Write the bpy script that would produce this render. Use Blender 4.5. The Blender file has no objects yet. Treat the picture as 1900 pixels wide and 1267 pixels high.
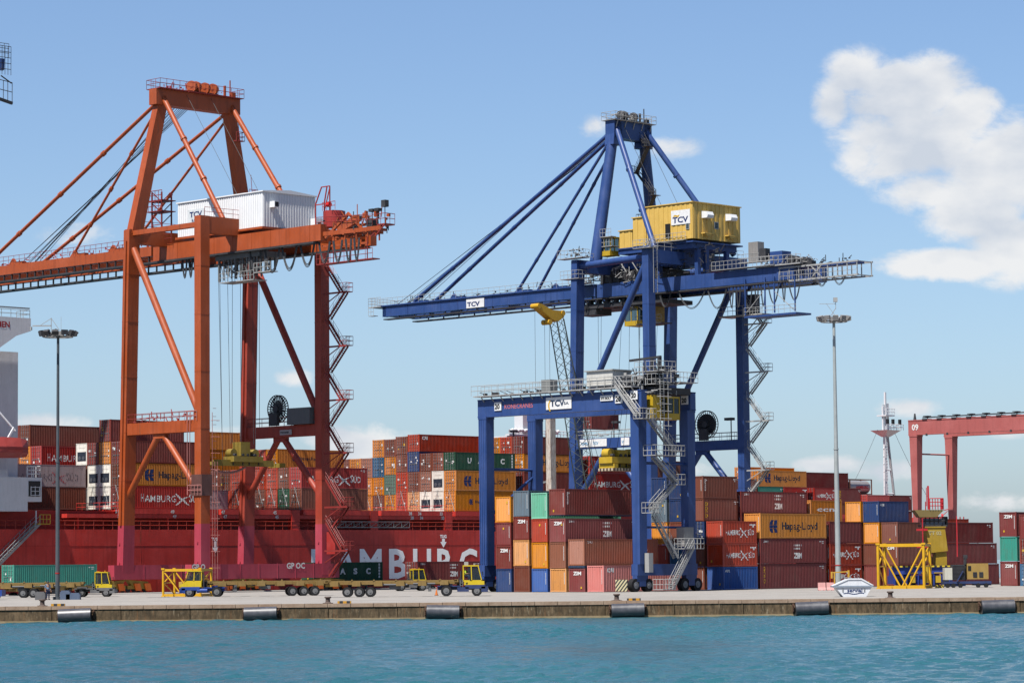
import bpy, bmesh, math, random
from mathutils import Vector, Matrix
R = math.radians
random.seed(11)
S = bpy.context.scene
COL = S.collection

# ------------------------------------------------------------------ camera
cam_d = bpy.data.cameras.new('camera'); cam = bpy.data.objects.new('camera', cam_d); COL.objects.link(cam)
cam_d.sensor_width = 36.0; cam_d.lens = 5400 / 1900 * 36
cam_d.clip_start = 1.0; cam_d.clip_end = 60000
PITCH = math.atan((1045 - 633.5) / 5400); ROLL = R(.54)
cam.matrix_world = (Matrix.Translation((0, 0, 3.2)) @ Matrix.Rotation(math.pi / 2 + PITCH, 4, 'X')
                    @ Matrix.Rotation(-ROLL, 4, 'Z'))
S.camera = cam
S.render.engine = 'CYCLES'
S.view_settings.view_transform = 'Standard'; S.view_settings.look = 'None'
S.view_settings.exposure = 0.95; S.view_settings.gamma = 1.0
try: S.view_settings.use_curve_mapping = False
except Exception: pass

# ------------------------------------------------------------------ frame of the terminal: a runs along the ship, b towards it
AL = R(45.5); CA, SA = math.cos(AL), math.sin(AL)
def ab(a, b): return (CA * a - SA * b, SA * a + CA * b)

# ------------------------------------------------------------------ sun and sky
sun_vec = Vector((-.345, -.485, 1.0)).normalized()
SUN_EL = math.asin(sun_vec.z); SUN_ROT = math.atan2(sun_vec.x, sun_vec.y)
sd = bpy.data.lights.new('sun', 'SUN'); sd.energy = 5.0; sd.angle = R(.53); sd.color = (1.0, .955, .89)
so = bpy.data.objects.new('sun', sd); COL.objects.link(so)
so.rotation_euler = (-sun_vec).to_track_quat('-Z', 'Y').to_euler()

W = bpy.data.worlds.new('World'); S.world = W; W.use_nodes = True
nt = W.node_tree; nt.nodes.clear()
def N(t, **k):
    n = nt.nodes.new(t)
    for a, b in k.items(): setattr(n, a, b)
    return n
def L(a, b): nt.links.new(a, b)
sky = N('ShaderNodeTexSky', sky_type='NISHITA'); sky.sun_disc = False
sky.sun_elevation = SUN_EL; sky.sun_rotation = SUN_ROT
sky.air_density = 1.0; sky.dust_density = .75; sky.ozone_density = 1.3; sky.altitude = 0
skyc = N('ShaderNodeMix', data_type='RGBA', blend_type='MULTIPLY'); skyc.inputs[0].default_value = 1
L(sky.outputs[0], skyc.inputs[6])
tc0 = N('ShaderNodeTexCoord'); sx0 = N('ShaderNodeSeparateXYZ'); L(tc0.outputs['Generated'], sx0.inputs[0])
mr0 = N('ShaderNodeMapRange', interpolation_type='SMOOTHSTEP'); L(sx0.outputs[2], mr0.inputs[0]); mr0.inputs[1].default_value = -.01; mr0.inputs[2].default_value = .11
tint = N('ShaderNodeMix', data_type='RGBA'); L(mr0.outputs[0], tint.inputs[0]); tint.inputs[6].default_value = (.70, .85, 1.16, 1); tint.inputs[7].default_value = (.815, .915, 1.09, 1)
L(tint.outputs[2], skyc.inputs[7])
bg = N('ShaderNodeBackground'); bg.inputs[1].default_value = .0648; L(skyc.outputs[2], bg.inputs[0])
bg2 = N('ShaderNodeBackground'); bg2.inputs[1].default_value = .492
tc = N('ShaderNodeTexCoord')
def pixdir(px, py):                       # compass direction and height of a cloud seen from the quay opposite
    u, v = px - 950, -(py - 633.5)
    v2 = v - math.sin(ROLL) * u
    return Vector((u / 5400, 1.0, math.tan(PITCH + math.atan(v2 / 5400)))).normalized()
clouds = [(1690, 170, 135, 72, 1.1), (1610, 140, 70, 55, .9), (1555, 190, 40, 55, .85), (1600, 290, 45, 45, .7), (1730, 260, 160, 75, 1.1), (1880, 310, 120, 95, 1.25), (1800, 215, 70, 60, 1.0),
          (1640, 245, 80, 55, .85), (1820, 400, 110, 60, 1.05), (1660, 315, 80, 35, .6), (1750, 355, 110, 45, .85), (1800, 487, 150, 32, 1.3), (1720, 492, 75, 24, 1.1),
          (1900, 460, 130, 70, 1.1), (1105, 235, 28, 22, .5), (1255, 275, 52, 24, .5), (545, 700, 40, 18, .62),
          (670, 822, 95, 36, .95), (620, 812, 60, 26, .9), (140, 440, 70, 25, .55), (80, 785, 80, 20, .75), (1690, 757, 60, 20, .75),
          (1545, 862, 70, 18, .75), (1640, 872, 60, 22, .7), (1250, 872, 70, 18, .6), (450, 800, 120, 24, .5), (1830, 930, 90, 20, .5), (1870, 800, 60, 14, .45),
          # the same fair-weather cloud goes on outside the view
          (-700, 520, 420, 120, 1.), (-1900, 300, 600, 160, 1.), (2900, 420, 500, 130, 1.), (4300, 700, 600, 110, 1.), (-3600, 760, 700, 90, 1.),
          (900, -900, 500, 160, 1.), (3600, -1500, 700, 240, 1.), (-2600, -1400, 700, 220, 1.)]
noi = N('ShaderNodeTexNoise', noise_dimensions='3D'); noi.inputs['Scale'].default_value = 46; noi.inputs['Detail'].default_value = 9
noi.inputs['Roughness'].default_value = .64; noi.inputs['Distortion'].default_value = .25
mp = N('ShaderNodeMapping'); mp.inputs['Scale'].default_value = (1, 1, 1.7); L(tc.outputs['Generated'], mp.inputs[0]); L(mp.outputs[0], noi.inputs['Vector'])
prev = None
def mth(op, a, b=None, clamp=False):
    n = N('ShaderNodeMath', operation=op); n.use_clamp = clamp
    for i, v in enumerate((a, b)):
        if v is None: continue
        if isinstance(v, (int, float)): n.inputs[i].default_value = v
        else: L(v, n.inputs[i])
    return n.outputs[0]
for px, py, rx, ry, w in clouds:
    c = pixdir(px, py)
    s = N('ShaderNodeVectorMath', operation='SUBTRACT'); L(tc.outputs['Generated'], s.inputs[0]); s.inputs[1].default_value = c
    m = N('ShaderNodeVectorMath', operation='MULTIPLY'); L(s.outputs[0], m.inputs[0]); m.inputs[1].default_value = (5400 / rx, 5400 / rx, 5400 / ry)
    l = N('ShaderNodeVectorMath', operation='LENGTH'); L(m.outputs[0], l.inputs[0])
    f = mth('MULTIPLY', mth('SUBTRACT', 1.25, l.outputs['Value'], True), w)
    prev = f if prev is None else mth('MAXIMUM', prev, f)
dens = mth('ADD', mth('MULTIPLY', prev, 1.0), mth('MULTIPLY', mth('SUBTRACT', noi.outputs[0], .5), 1.75))
gate = mth('MULTIPLY', prev, 6.0, True)
mr = N('ShaderNodeMapRange', interpolation_type='SMOOTHSTEP'); L(dens, mr.inputs[0]); mr.inputs[1].default_value = .05; mr.inputs[2].default_value = .70
mask = mth('MULTIPLY', mth('MULTIPLY', mr.outputs[0], gate), .93)
n2 = N('ShaderNodeTexNoise'); n2.inputs['Scale'].default_value = 30; n2.inputs['Detail'].default_value = 8; L(mp.outputs[0], n2.inputs['Vector'])
cr = N('ShaderNodeValToRGB'); L(n2.outputs[0], cr.inputs[0])
cr.color_ramp.elements[0].position = .36; cr.color_ramp.elements[0].color = (.66, .71, .79, 1)
cr.color_ramp.elements[1].position = .6; cr.color_ramp.elements[1].color = (.93, .93, .93, 1)
L(cr.outputs[0], bg2.inputs[0])
mx = N('ShaderNodeMixShader'); L(mask, mx.inputs[0]); L(bg.outputs[0], mx.inputs[1]); L(bg2.outputs[0], mx.inputs[2])
wo = N('ShaderNodeOutputWorld'); L(mx.outputs[0], wo.inputs[0])

# ------------------------------------------------------------------ materials
MATS = {}
ALB = .545                                # the picture is exposed about one stop up: paint values are scaled to match
def alb(c): return tuple(v * (.68 if min(c) > .45 else ALB) for v in c)
def newmat(name):
    m = bpy.data.materials.new(name); m.use_nodes = True
    t = m.node_tree; b = t.nodes['Principled BSDF']
    return m, t, b
def paint(name, col, rough=.5, wear=.25, rust=.0, metal=0., streak=.35, scale=1.0, spec=.3):
    """painted steel: tone drift, rain streaks, optional rust blooms (all fixed to the object)"""
    if name in MATS: return MATS[name]
    col = alb(col)
    m, t, b = newmat(name); n = t.nodes; l = t.links
    tc = n.new('ShaderNodeTexCoord')
    mp = n.new('ShaderNodeMapping'); l.new(tc.outputs['Object'], mp.inputs[0])
    a = n.new('ShaderNodeTexNoise'); a.inputs['Scale'].default_value = .9 * scale; a.inputs['Detail'].default_value = 6; l.new(mp.outputs[0], a.inputs['Vector'])
    mp2 = n.new('ShaderNodeMapping'); mp2.inputs['Scale'].default_value = (3.1 * scale, 3.1 * scale, .16 * scale); l.new(tc.outputs['Object'], mp2.inputs[0])
    s = n.new('ShaderNodeTexNoise'); s.inputs['Scale'].default_value = 1.6; s.inputs['Detail'].default_value = 5; l.new(mp2.outputs[0], s.inputs['Vector'])
    def mix(f, c1, c2, fac_socket=None):
        x = n.new('ShaderNodeMix'); x.data_type = 'RGBA'
        if fac_socket is not None: l.new(fac_socket, x.inputs[0])
        else: x.inputs[0].default_value = f
        for i, c in ((6, c1), (7, c2)):
            if isinstance(c, tuple): x.inputs[i].default_value = (*c, 1)
            else: l.new(c, x.inputs[i])
        return x.outputs[2]
    def rng(sock, lo, hi, to):
        x = n.new('ShaderNodeMapRange'); l.new(sock, x.inputs[0]); x.inputs[1].default_value = lo; x.inputs[2].default_value = hi
        x.inputs[3].default_value = 0; x.inputs[4].default_value = to; return x.outputs[0]
    dark = tuple(c * .55 for c in col); lite = tuple(min(1, c * 1.18 + .02) for c in col)
    c = mix(0, col, lite, rng(a.outputs[0], .45, .75, wear * 1.6))
    c = mix(0, c, dark, rng(s.outputs[0], .5, .78, streak))
    if rust > 0:
        r = n.new('ShaderNodeTexNoise'); r.inputs['Scale'].default_value = 2.3 * scale; r.inputs['Detail'].default_value = 8; r.inputs['Roughness'].default_value = .7
        l.new(mp2.outputs[0], r.inputs['Vector'])
        c = mix(0, c, (.13, .05, .022), rng(r.outputs[0], .72 - rust * .4, .78 - rust * .3, .85))
    f2 = n.new('ShaderNodeTexNoise'); f2.inputs['Scale'].default_value = 5.5; f2.inputs['Detail'].default_value = 7; f2.inputs['Roughness'].default_value = .7
    mp3 = n.new('ShaderNodeMapping'); mp3.inputs['Scale'].default_value = (1, 1, .35); l.new(tc.outputs['Object'], mp3.inputs[0]); l.new(mp3.outputs[0], f2.inputs['Vector'])
    c = mix(0, c, tuple(v * .6 + .012 for v in col), rng(f2.outputs[0], .5, .72, min(.8, streak * 1.1)))
    l.new(c, b.inputs['Base Color']); b.inputs['Metallic'].default_value = metal
    x = n.new('ShaderNodeMapRange'); l.new(a.outputs[0], x.inputs[0]); x.inputs[3].default_value = rough - .12; x.inputs[4].default_value = rough + .18
    l.new(x.outputs[0], b.inputs['Roughness']); b.inputs['Specular IOR Level'].default_value = spec
    bp = n.new('ShaderNodeBump'); bp.inputs['Strength'].default_value = .12; bp.inputs['Distance'].default_value = .03; l.new(a.outputs[0], bp.inputs['Height']); l.new(bp.outputs[0], b.inputs['Normal'])
    MATS[name] = m; return m
def box_paint(name='container_paint', dirt=1.0):
    """corten container paint: the colour is each container's own object colour, the grime differs from box to box"""
    m, t, b = newmat(name); n = t.nodes; l = t.links
    oi = n.new('ShaderNodeObjectInfo'); tc = n.new('ShaderNodeTexCoord')
    off = n.new('ShaderNodeVectorMath'); off.operation = 'ADD'; l.new(tc.outputs['Object'], off.inputs[0])
    mu = n.new('ShaderNodeMath'); mu.operation = 'MULTIPLY'; mu.inputs[1].default_value = 300; l.new(oi.outputs['Random'], mu.inputs[0])
    cx = n.new('ShaderNodeCombineXYZ'); l.new(mu.outputs[0], cx.inputs[0]); l.new(mu.outputs[0], cx.inputs[1]); l.new(cx.outputs[0], off.inputs[1])
    def noise(sc, vs, det=6, ro=.6):
        mp = n.new('ShaderNodeMapping'); mp.inputs['Scale'].default_value = vs; l.new(off.outputs[0], mp.inputs[0])
        x = n.new('ShaderNodeTexNoise'); x.inputs['Scale'].default_value = sc; x.inputs['Detail'].default_value = det; x.inputs['Roughness'].default_value = ro
        l.new(mp.outputs[0], x.inputs['Vector']); return x.outputs[0]
    def rng(s, lo, hi, a, c):
        x = n.new('ShaderNodeMapRange'); l.new(s, x.inputs[0]); x.inputs[1].default_value = lo; x.inputs[2].default_value = hi; x.inputs[3].default_value = a; x.inputs[4].default_value = c; return x.outputs[0]
    def mixc(f, a, c, mode='MIX'):
        x = n.new('ShaderNodeMix'); x.data_type = 'RGBA'; x.blend_type = mode
        if isinstance(f, float): x.inputs[0].default_value = f
        else: l.new(f, x.inputs[0])
        for i, v in ((6, a), (7, c)):
            if isinstance(v, tuple): x.inputs[i].default_value = (*v, 1)
            else: l.new(v, x.inputs[i])
        return x.outputs[2]
    hv = n.new('ShaderNodeHueSaturation'); l.new(oi.outputs['Color'], hv.inputs['Color'])
    l.new(rng(oi.outputs['Random'], 0, 1, .8, 1.2), hv.inputs['Value']); l.new(rng(oi.outputs['Random'], 0, 1, 1.06, .88), hv.inputs['Saturation'])
    c = mixc(rng(noise(.55, (1, 1, 1)), .45, .8, 0, .10), hv.outputs[0], (.25, .235, .21))
    st = noise(1.5, (3.2, 3.2, .22))
    c = mixc(rng(st, .50, .78, 0, .5), c, (.08, .05, .036))
    c = mixc(rng(noise(2.6, (1.6, 1.6, .9), 8, .72), .60, .71, 0, .75 * dirt), c, (.12, .05, .025))
    l.new(c, b.inputs['Base Color']); b.inputs['Roughness'].default_value = .6; b.inputs['Specular IOR Level'].default_value = .14
    return m
BOXM = box_paint()
def plain(name, col, rough=.6, metal=0., emit=None):
    if name in MATS: return MATS[name]
    col = alb(col)
    m, t, b = newmat(name)
    n = t.nodes.new('ShaderNodeTexNoise'); n.inputs['Scale'].default_value = 3; n.inputs['Detail'].default_value = 5
    tc = t.nodes.new('ShaderNodeTexCoord'); t.links.new(tc.outputs['Object'], n.inputs['Vector'])
    x = t.nodes.new('ShaderNodeMix'); x.data_type = 'RGBA'; t.links.new(n.outputs[0], x.inputs[0])
    x.inputs[6].default_value = (*[c * .72 for c in col], 1); x.inputs[7].default_value = (*[min(1, c * 1.22) for c in col], 1)
    t.links.new(x.outputs[2], b.inputs['Base Color']); b.inputs['Roughness'].default_value = rough; b.inputs['Metallic'].default_value = metal; b.inputs['Specular IOR Level'].default_value = .2
    MATS[name] = m; return m
def glass(name='cab_glass'):
    if name in MATS: return MATS[name]
    m, t, b = newmat(name); tr = t.nodes.new('ShaderNodeBsdfTransparent'); tr.inputs[0].default_value = (.62, .70, .70, 1); mx_ = t.nodes.new('ShaderNodeMixShader'); mx_.inputs[0].default_value = .42
    t.links.new(tr.outputs[0], mx_.inputs[1]); t.links.new(b.outputs[0], mx_.inputs[2]); t.links.new(mx_.outputs[0], t.nodes['Material Output'].inputs[0]); b.inputs['Base Color'].default_value = (.02, .035, .045, 1); b.inputs['Roughness'].default_value = .06; b.inputs['Specular IOR Level'].default_value = .8
    MATS[name] = m; return m
def stripes(name, c1, c2, period=.5, axis=(1, 0, 1)):
    if name in MATS: return MATS[name]
    m, t, b = newmat(name); n = t.nodes; l = t.links
    tc = n.new('ShaderNodeTexCoord'); d = n.new('ShaderNodeVectorMath'); d.operation = 'DOT_PRODUCT'; l.new(tc.outputs['Object'], d.inputs[0]); d.inputs[1].default_value = axis
    q = n.new('ShaderNodeMath'); q.operation = 'DIVIDE'; l.new(d.outputs['Value'], q.inputs[0]); q.inputs[1].default_value = period
    f = n.new('ShaderNodeMath'); f.operation = 'FRACT'; l.new(q.outputs[0], f.inputs[0])
    g = n.new('ShaderNodeMath'); g.operation = 'GREATER_THAN'; l.new(f.outputs[0], g.inputs[0]); g.inputs[1].default_value = .5
    x = n.new('ShaderNodeMix'); x.data_type = 'RGBA'; l.new(g.outputs[0], x.inputs[0]); x.inputs[6].default_value = (*alb(c1), 1); x.inputs[7].default_value = (*alb(c2), 1)
    l.new(x.outputs[2], b.inputs['Base Color']); b.inputs['Roughness'].default_value = .55
    MATS[name] = m; return m
WHITE = plain('white_marking', (.72, .72, .70)); BLACK = plain('black_marking', (.02, .02, .022))
RUBBER = plain('tyre_rubber', (.022, .022, .024), .8); STEEL = plain('galvanised_steel', (.36, .37, .37), .5, .35)
GLASS = glass()
ROPE = plain('wire_rope', (.06, .065, .075), .6)

# ------------------------------------------------------------------ mesh collector
class G:
    """collects solids in absolute coordinates; build() links them as ONE mesh relative to the origin of their thing"""
    def __init__(s): s.v = []; s.f = []; s.smooth = set()
    def hexa(s, P):
        k = len(s.v); s.v += [tuple(p) for p in P]
        for q in ((0, 3, 2, 1), (4, 5, 6, 7), (0, 1, 5, 4), (1, 2, 6, 5), (2, 3, 7, 6), (3, 0, 4, 7)): s.f.append(tuple(k + i for i in q))
        return s
    def box(s, x0, y0, z0, x1, y1, z1):
        x0, x1 = min(x0, x1), max(x0, x1); y0, y1 = min(y0, y1), max(y0, y1); z0, z1 = min(z0, z1), max(z0, z1)
        return s.hexa([(x0, y0, z0), (x1, y0, z0), (x1, y1, z0), (x0, y1, z0), (x0, y0, z1), (x1, y0, z1), (x1, y1, z1), (x0, y1, z1)])
    def frus(s, c0, sx0, sy0, c1, sx1, sy1):        # box leg with different rectangles at its two ends (sizes along x and y)
        P = []
        for c, sx, sy in ((c0, sx0, sy0), (c1, sx1, sy1)):
            for dx, dy in ((-1, -1), (1, -1), (1, 1), (-1, 1)): P.append((c[0] + dx * sx / 2, c[1] + dy * sy / 2, c[2]))
        return s.hexa(P)
    def beam(s, p, q, w, h, up=(0, 0, 1)):
        p, q = Vector(p), Vector(q); d = (q - p).normalized(); u = Vector(up)
        if abs(d.dot(u)) > .99: u = Vector((0, 1, 0))
        x = d.cross(u).normalized(); y = x.cross(d).normalized()
        P = [c + x * i * w / 2 + y * j * h / 2 for c in (p, q) for i, j in ((-1, -1), (1, -1), (1, 1), (-1, 1))]
        return s.hexa(P)
    def tube(s, p, q, r, n=8, r2=None, cap=True):
        p, q = Vector(p), Vector(q); r2 = r if r2 is None else r2
        d = (q - p).normalized(); u = Vector((0, 0, 1)) if abs(d.z) < .95 else Vector((0, 1, 0))
        x = d.cross(u).normalized(); y = x.cross(d); k = len(s.v)
        for c, rr in ((p, r), (q, r2)):
            for i in range(n):
                t = 2 * math.pi * i / n; s.v.append(tuple(c + x * math.cos(t) * rr + y * math.sin(t) * rr))
        for i in range(n):
            j = (i + 1) % n
            if n > 5: s.smooth.add(len(s.f))
            s.f.append((k + i, k + j, k + n + j, k + n + i))
        if cap:
            c = len(s.v); s.v += s.v[k:k + 2 * n]
            s.f.append(tuple(c + n - 1 - i for i in range(n))); s.f.append(tuple(c + n + i for i in range(n)))
        return s
    def path(s, pts, r, n=5):
        for a, b in zip(pts[:-1], pts[1:]): s.tube(a, b, r, n, cap=False)
        return s
    def poly(s, pts):
        k = len(s.v); s.v += [tuple(p) for p in pts]; s.f.append(tuple(range(k, k + len(pts)))); return s
    def prism(s, pts, vec):
        k = len(s.v); n = len(pts); vec = Vector(vec)
        s.v += [tuple(p) for p in pts] + [tuple(Vector(p) + vec) for p in pts]
        s.f.append(tuple(k + n - 1 - i for i in range(n))); s.f.append(tuple(k + n + i for i in range(n)))
        for i in range(n):
            j = (i + 1) % n; s.f.append((k + i, k + j, k + n + j, k + n + i))
        return s
    def rail(s, pts, h=1.1, step=1.6, r=.03, mid=2):
        pts = [Vector(p) for p in pts]; up = Vector((0, 0, h))
        for a, b in zip(pts[:-1], pts[1:]):
            n = max(1, round((b - a).length / step))
            for i in range(n + 1):
                c = a.lerp(b, i / n); s.tube(c, c + up, r, 4, cap=False)
            for m in range(1, mid + 1):
                o = up * (m / mid); s.tube(a + o, b + o, r, 4, cap=False)
        return s
    def rope(s, p, q, sag, r=.05, n=10):
        p, q = Vector(p), Vector(q)
        pts = [p.lerp(q, i / n) + Vector((0, 0, -sag * (1 - (2 * i / n - 1) ** 2))) for i in range(n + 1)]
        return s.path(pts, r, 5)
    def each(s, name, mat, parent=None):
        """every loose solid becomes an object of its own"""
        par = list(range(len(s.v)))
        def find(i):
            while par[i] != i: par[i] = par[par[i]]; i = par[i]
            return i
        key = {}
        for i, v in enumerate(s.v):
            q = tuple(round(c, 4) for c in v)
            if q in key: par[find(i)] = find(key[q])
            else: key[q] = i
        for f in s.f:
            for i in f[1:]: par[find(i)] = find(f[0])
        groups = {}
        for fi, f in enumerate(s.f): groups.setdefault(find(f[0]), []).append(fi)
        out = []
        for fs in groups.values():
            h = G(); mp = {}
            for fi in fs:
                t = []
                for i in s.f[fi]:
                    if i not in mp: mp[i] = len(h.v); h.v.append(s.v[i])
                    t.append(mp[i])
                if fi in s.smooth: h.smooth.add(len(h.f))
                h.f.append(tuple(t))
            out.append(h.build(name, mat, parent))
        return out
    def build(s, name, mat, parent=None, org=None):
        if org is None:
            org = tuple(parent['_org']) if parent is not None and '_org' in parent else (0, 0, 0)
        me = bpy.data.meshes.new(name)
        me.from_pydata([(a - org[0], b - org[1], c - org[2]) for a, b, c in s.v], [], s.f)
        if s.smooth:
            me.polygons.foreach_set('use_smooth', [i in s.smooth for i in range(len(s.f))])
        me.validate(); 
        bm = bmesh.new(); bm.from_mesh(me); bmesh.ops.recalc_face_normals(bm, faces=bm.faces); bm.to_mesh(me); bm.free()
        me.materials.append(mat)
        o = bpy.data.objects.new(name, me); COL.objects.link(o)
        if parent is not None:
            o.parent = parent
            if '_org' in parent: o['_org'] = tuple(parent['_org'])
        return o
def meta(o, label=None, cat=None, group=None, kind=None):
    if label: o['label'] = label
    if cat: o['category'] = cat
    if group: o['group'] = group
    if kind: o['kind'] = kind
    return o
def thing(name, label, cat, org, rot=0., group=None, frame=True):
    """empty at the base of a thing. frame=True: org is (a, b, z) of the terminal frame, the children's coordinates too"""
    o = bpy.data.objects.new(name, None); COL.objects.link(o)
    if frame:
        x, y = ab(org[0], org[1]); o.location = (x, y, org[2]); o.rotation_euler = (0, 0, AL + rot)
    else:
        o.location = org; o.rotation_euler = (0, 0, rot)
    o['_org'] = tuple(float(v) for v in org); o.empty_display_size = .5
    return meta(o, label, cat, group)
def copy_tree(o, parent=None):
    c = o.copy(); COL.objects.link(c)
    if parent is not None: c.parent = parent
    for ch in o.children: copy_tree(ch, c)
    return c
# ------------------------------------------------------------------ lettering
_tx = {}
def text_mesh(txt, size, bold=0., sx=1., align='LEFT', shear=0.):
    k = (txt, size, bold, sx, align, shear)
    if k in _tx: return _tx[k]
    cu = bpy.data.curves.new('t', 'FONT'); cu.body = txt; cu.size = size; cu.offset = bold; cu.align_x = align; cu.resolution_u = 2; cu.shear = shear
    o = bpy.data.objects.new('t', cu); COL.objects.link(o)
    dg = bpy.context.evaluated_depsgraph_get(); me = bpy.data.meshes.new_from_object(o.evaluated_get(dg)); me.materials.clear()
    bpy.data.objects.remove(o); bpy.data.curves.remove(cu)
    if sx != 1:
        for v in me.vertices: v.co.x *= sx
    _tx[k] = me; return me
def letter(txt, size, mat, parent, loc, face='b', bold=0., sx=1., align='LEFT', name='lettering', shear=0.):
    """flat lettering on a face: 'b' looks towards -b (reads along +a), 'a' looks towards -a (reads along -b)"""
    me = text_mesh(txt, size, bold, sx, align, shear).copy(); me.name = name; me.materials.append(mat)
    o = bpy.data.objects.new(name, me); COL.objects.link(o)
    org = tuple(parent['_org']) if '_org' in parent else (0, 0, 0)
    o.location = [loc[i] - org[i] for i in range(3)]
    o.rotation_euler = (math.pi / 2, 0, 0) if face == 'b' else (math.pi / 2, 0, -math.pi / 2)
    o.parent = parent
    return o
# ------------------------------------------------------------------ setting: water, quay, apron
def setmat_water():
    m, t, b = newmat('harbour_water'); n = t.nodes; l = t.links
    tc = n.new('ShaderNodeTexCoord')
    def noise(sc, vs, det, ro=.55):
        mp = n.new('ShaderNodeMapping'); mp.inputs['Scale'].default_value = vs; mp.inputs['Rotation'].default_value = (0, 0, R(6)); l.new(tc.outputs['Object'], mp.inputs[0])
        x = n.new('ShaderNodeTexNoise'); x.inputs['Scale'].default_value = sc; x.inputs['Detail'].default_value = det; x.inputs['Roughness'].default_value = ro
        x.inputs['Distortion'].default_value = .4
        l.new(mp.outputs[0], x.inputs['Vector']); return x.outputs[0]
    w1 = noise(2.6, (1.0, .6, 1), 5, .62); w2 = noise(7, (1, .6, 1), 3, .6)
    a = n.new('ShaderNodeMath'); a.operation = 'MULTIPLY_ADD'; l.new(w2, a.inputs[0]); a.inputs[1].default_value = .35; l.new(w1, a.inputs[2])
    bp = n.new('ShaderNodeBump'); bp.inputs['Strength'].default_value = 1; bp.inputs['Distance'].default_value = .10; l.new(a.outputs[0], bp.inputs['Height']); l.new(bp.outputs[0], b.inputs['Normal'])
    w3 = noise(.018, (1, .35, 1), 3)
    cr = n.new('ShaderNodeValToRGB'); l.new(w3, cr.inputs[0]); cr.color_ramp.elements[0].position = .35; cr.color_ramp.elements[0].color = (.014, .063, .080, 1)
    cr.color_ramp.elements[1].position = .68; cr.color_ramp.elements[1].color = (.024, .092, .112, 1)
    l.new(cr.outputs[0], b.inputs['Base Color']); b.inputs['Roughness'].default_value = .12; b.inputs['IOR'].default_value = 1.33
    return m
def setmat_concrete(name, c0, c1, rust=0., scale=1., lines=False):
    m, t, b = newmat(name); n = t.nodes; l = t.links
    tc = n.new('ShaderNodeTexCoord')
    def noise(sc, vs, det=8, ro=.65):
        mp = n.new('ShaderNodeMapping'); mp.inputs['Scale'].default_value = vs; l.new(tc.outputs['Object'], mp.inputs[0])
        x = n.new('ShaderNodeTexNoise'); x.inputs['Scale'].default_value = sc * scale; x.inputs['Detail'].default_value = det; x.inputs['Roughness'].default_value = ro
        l.new(mp.outputs[0], x.inputs['Vector']); return x.outputs[0]
    def ramp(s, p0, c0, p1, c1):
        c0, c1 = tuple(v * .86 for v in c0), tuple(v * .86 for v in c1)
        x = n.new('ShaderNodeValToRGB'); l.new(s, x.inputs[0]); x.color_ramp.elements[0].position = p0; x.color_ramp.elements[0].color = (*c0, 1)
        x.color_ramp.elements[1].position = p1; x.color_ramp.elements[1].color = (*c1, 1); return x.outputs[0]
    def mix(f, a, c):
        x = n.new('ShaderNodeMix'); x.data_type = 'RGBA'; l.new(f, x.inputs[0]); 
        for i, v in ((6, a), (7, c)):
            if isinstance(v, tuple): x.inputs[i].default_value = (*v, 1)
            else: l.new(v, x.inputs[i])
        return x.outputs[2]
    def rng(s, lo, hi, to):
        x = n.new('ShaderNodeMapRange'); l.new(s, x.inputs[0]); x.inputs[1].default_value = lo; x.inputs[2].default_value = hi; x.inputs[4].default_value = to; return x.outputs[0]
    c = ramp(noise(.5, (1, 1, 1)), .35, c0, .68, c1)
    c = mix(rng(noise(3.0, (1, 1, .4)), .52, .74, .45), c, tuple(x * .45 for x in c0))
    if rust:
        c = mix(rng(noise(2.2, (1.3, 1.3, .38), 9, .75), .42, .58, .9), c, (.038, .028, .016))
        c = mix(rng(noise(1.1, (2.0, 2.0, .14), 8, .7), .58, .70, .8 * rust), c, (.20, .075, .022))
        c = mix(rng(noise(3.2, (1.6, 1.6, .22), 9, .75), .58, .68, .65), c, (.34, .28, .19))
    if lines:
        c = mix(rng(noise(.22, (.22, 3.2, 1), 6, .7), .46, .64, .7), c, (.12, .11, .10))
        c = mix(rng(noise(.8, (.5, 1, 1), 8, .75), .62, .70, .5), c, (.10, .09, .08))
    l.new(c, b.inputs['Base Color']); b.inputs['Roughness'].default_value = .88; b.inputs['Specular IOR Level'].default_value = .2
    bp = n.new('ShaderNodeBump'); bp.inputs['Strength'].default_value = .4; bp.inputs['Distance'].default_value = .05; l.new(noise(4, (1, 1, 1)), bp.inputs['Height']); l.new(bp.outputs[0], b.inputs['Normal'])
    return m
QE = 245.0                                                 # the near quay edge, parallel to world X
APRON = setmat_concrete('apron_concrete', (.235, .22, .20), (.31, .29, .265), lines=True)
YARD = setmat_concrete('yard_asphalt', (.10, .097, .093), (.15, .146, .14))
WALLM = setmat_concrete('quay_wall_concrete', (.070, .046, .024), (.165, .115, .066), rust=1.)
COPM = setmat_concrete('coping_concrete', (.22, .148, .10), (.32, .235, .17), scale=1.5)
import numpy as np
WX, WY0, WY1 = 47.0, 98.0, 244.98
nx, ny = 430, 640
gx, gy = np.meshgrid(np.linspace(-WX, WX, nx), np.linspace(WY0, WY1, ny))
rs = np.random.RandomState(5); hz = np.zeros_like(gx)
for i in range(70):
    lam = .62 * (3.0 / .62) ** rs.rand(); th = rs.normal(1.35, .55); kx, ky = math.cos(th) * 2 * math.pi / lam, math.sin(th) * 2 * math.pi / lam
    hz += .0078 * lam ** .5 * np.sin(kx * gx + ky * gy + rs.rand() * 6.28 + .8 * np.sin(.21 * gx + .13 * gy + i))
gust = .75 + .35 * np.sin(.11 * gx + 1.1) * np.sin(.07 * gy + .4) + .2 * np.sin(.05 * gx - .09 * gy)
edge = np.clip((WX - np.abs(gx)) / 3, 0, 1) * np.clip((gy - WY0) / 3, 0, 1)
hz = hz * gust * edge
vv = np.stack([gx.ravel(), gy.ravel(), -1.38 + hz.ravel()], 1)
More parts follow.
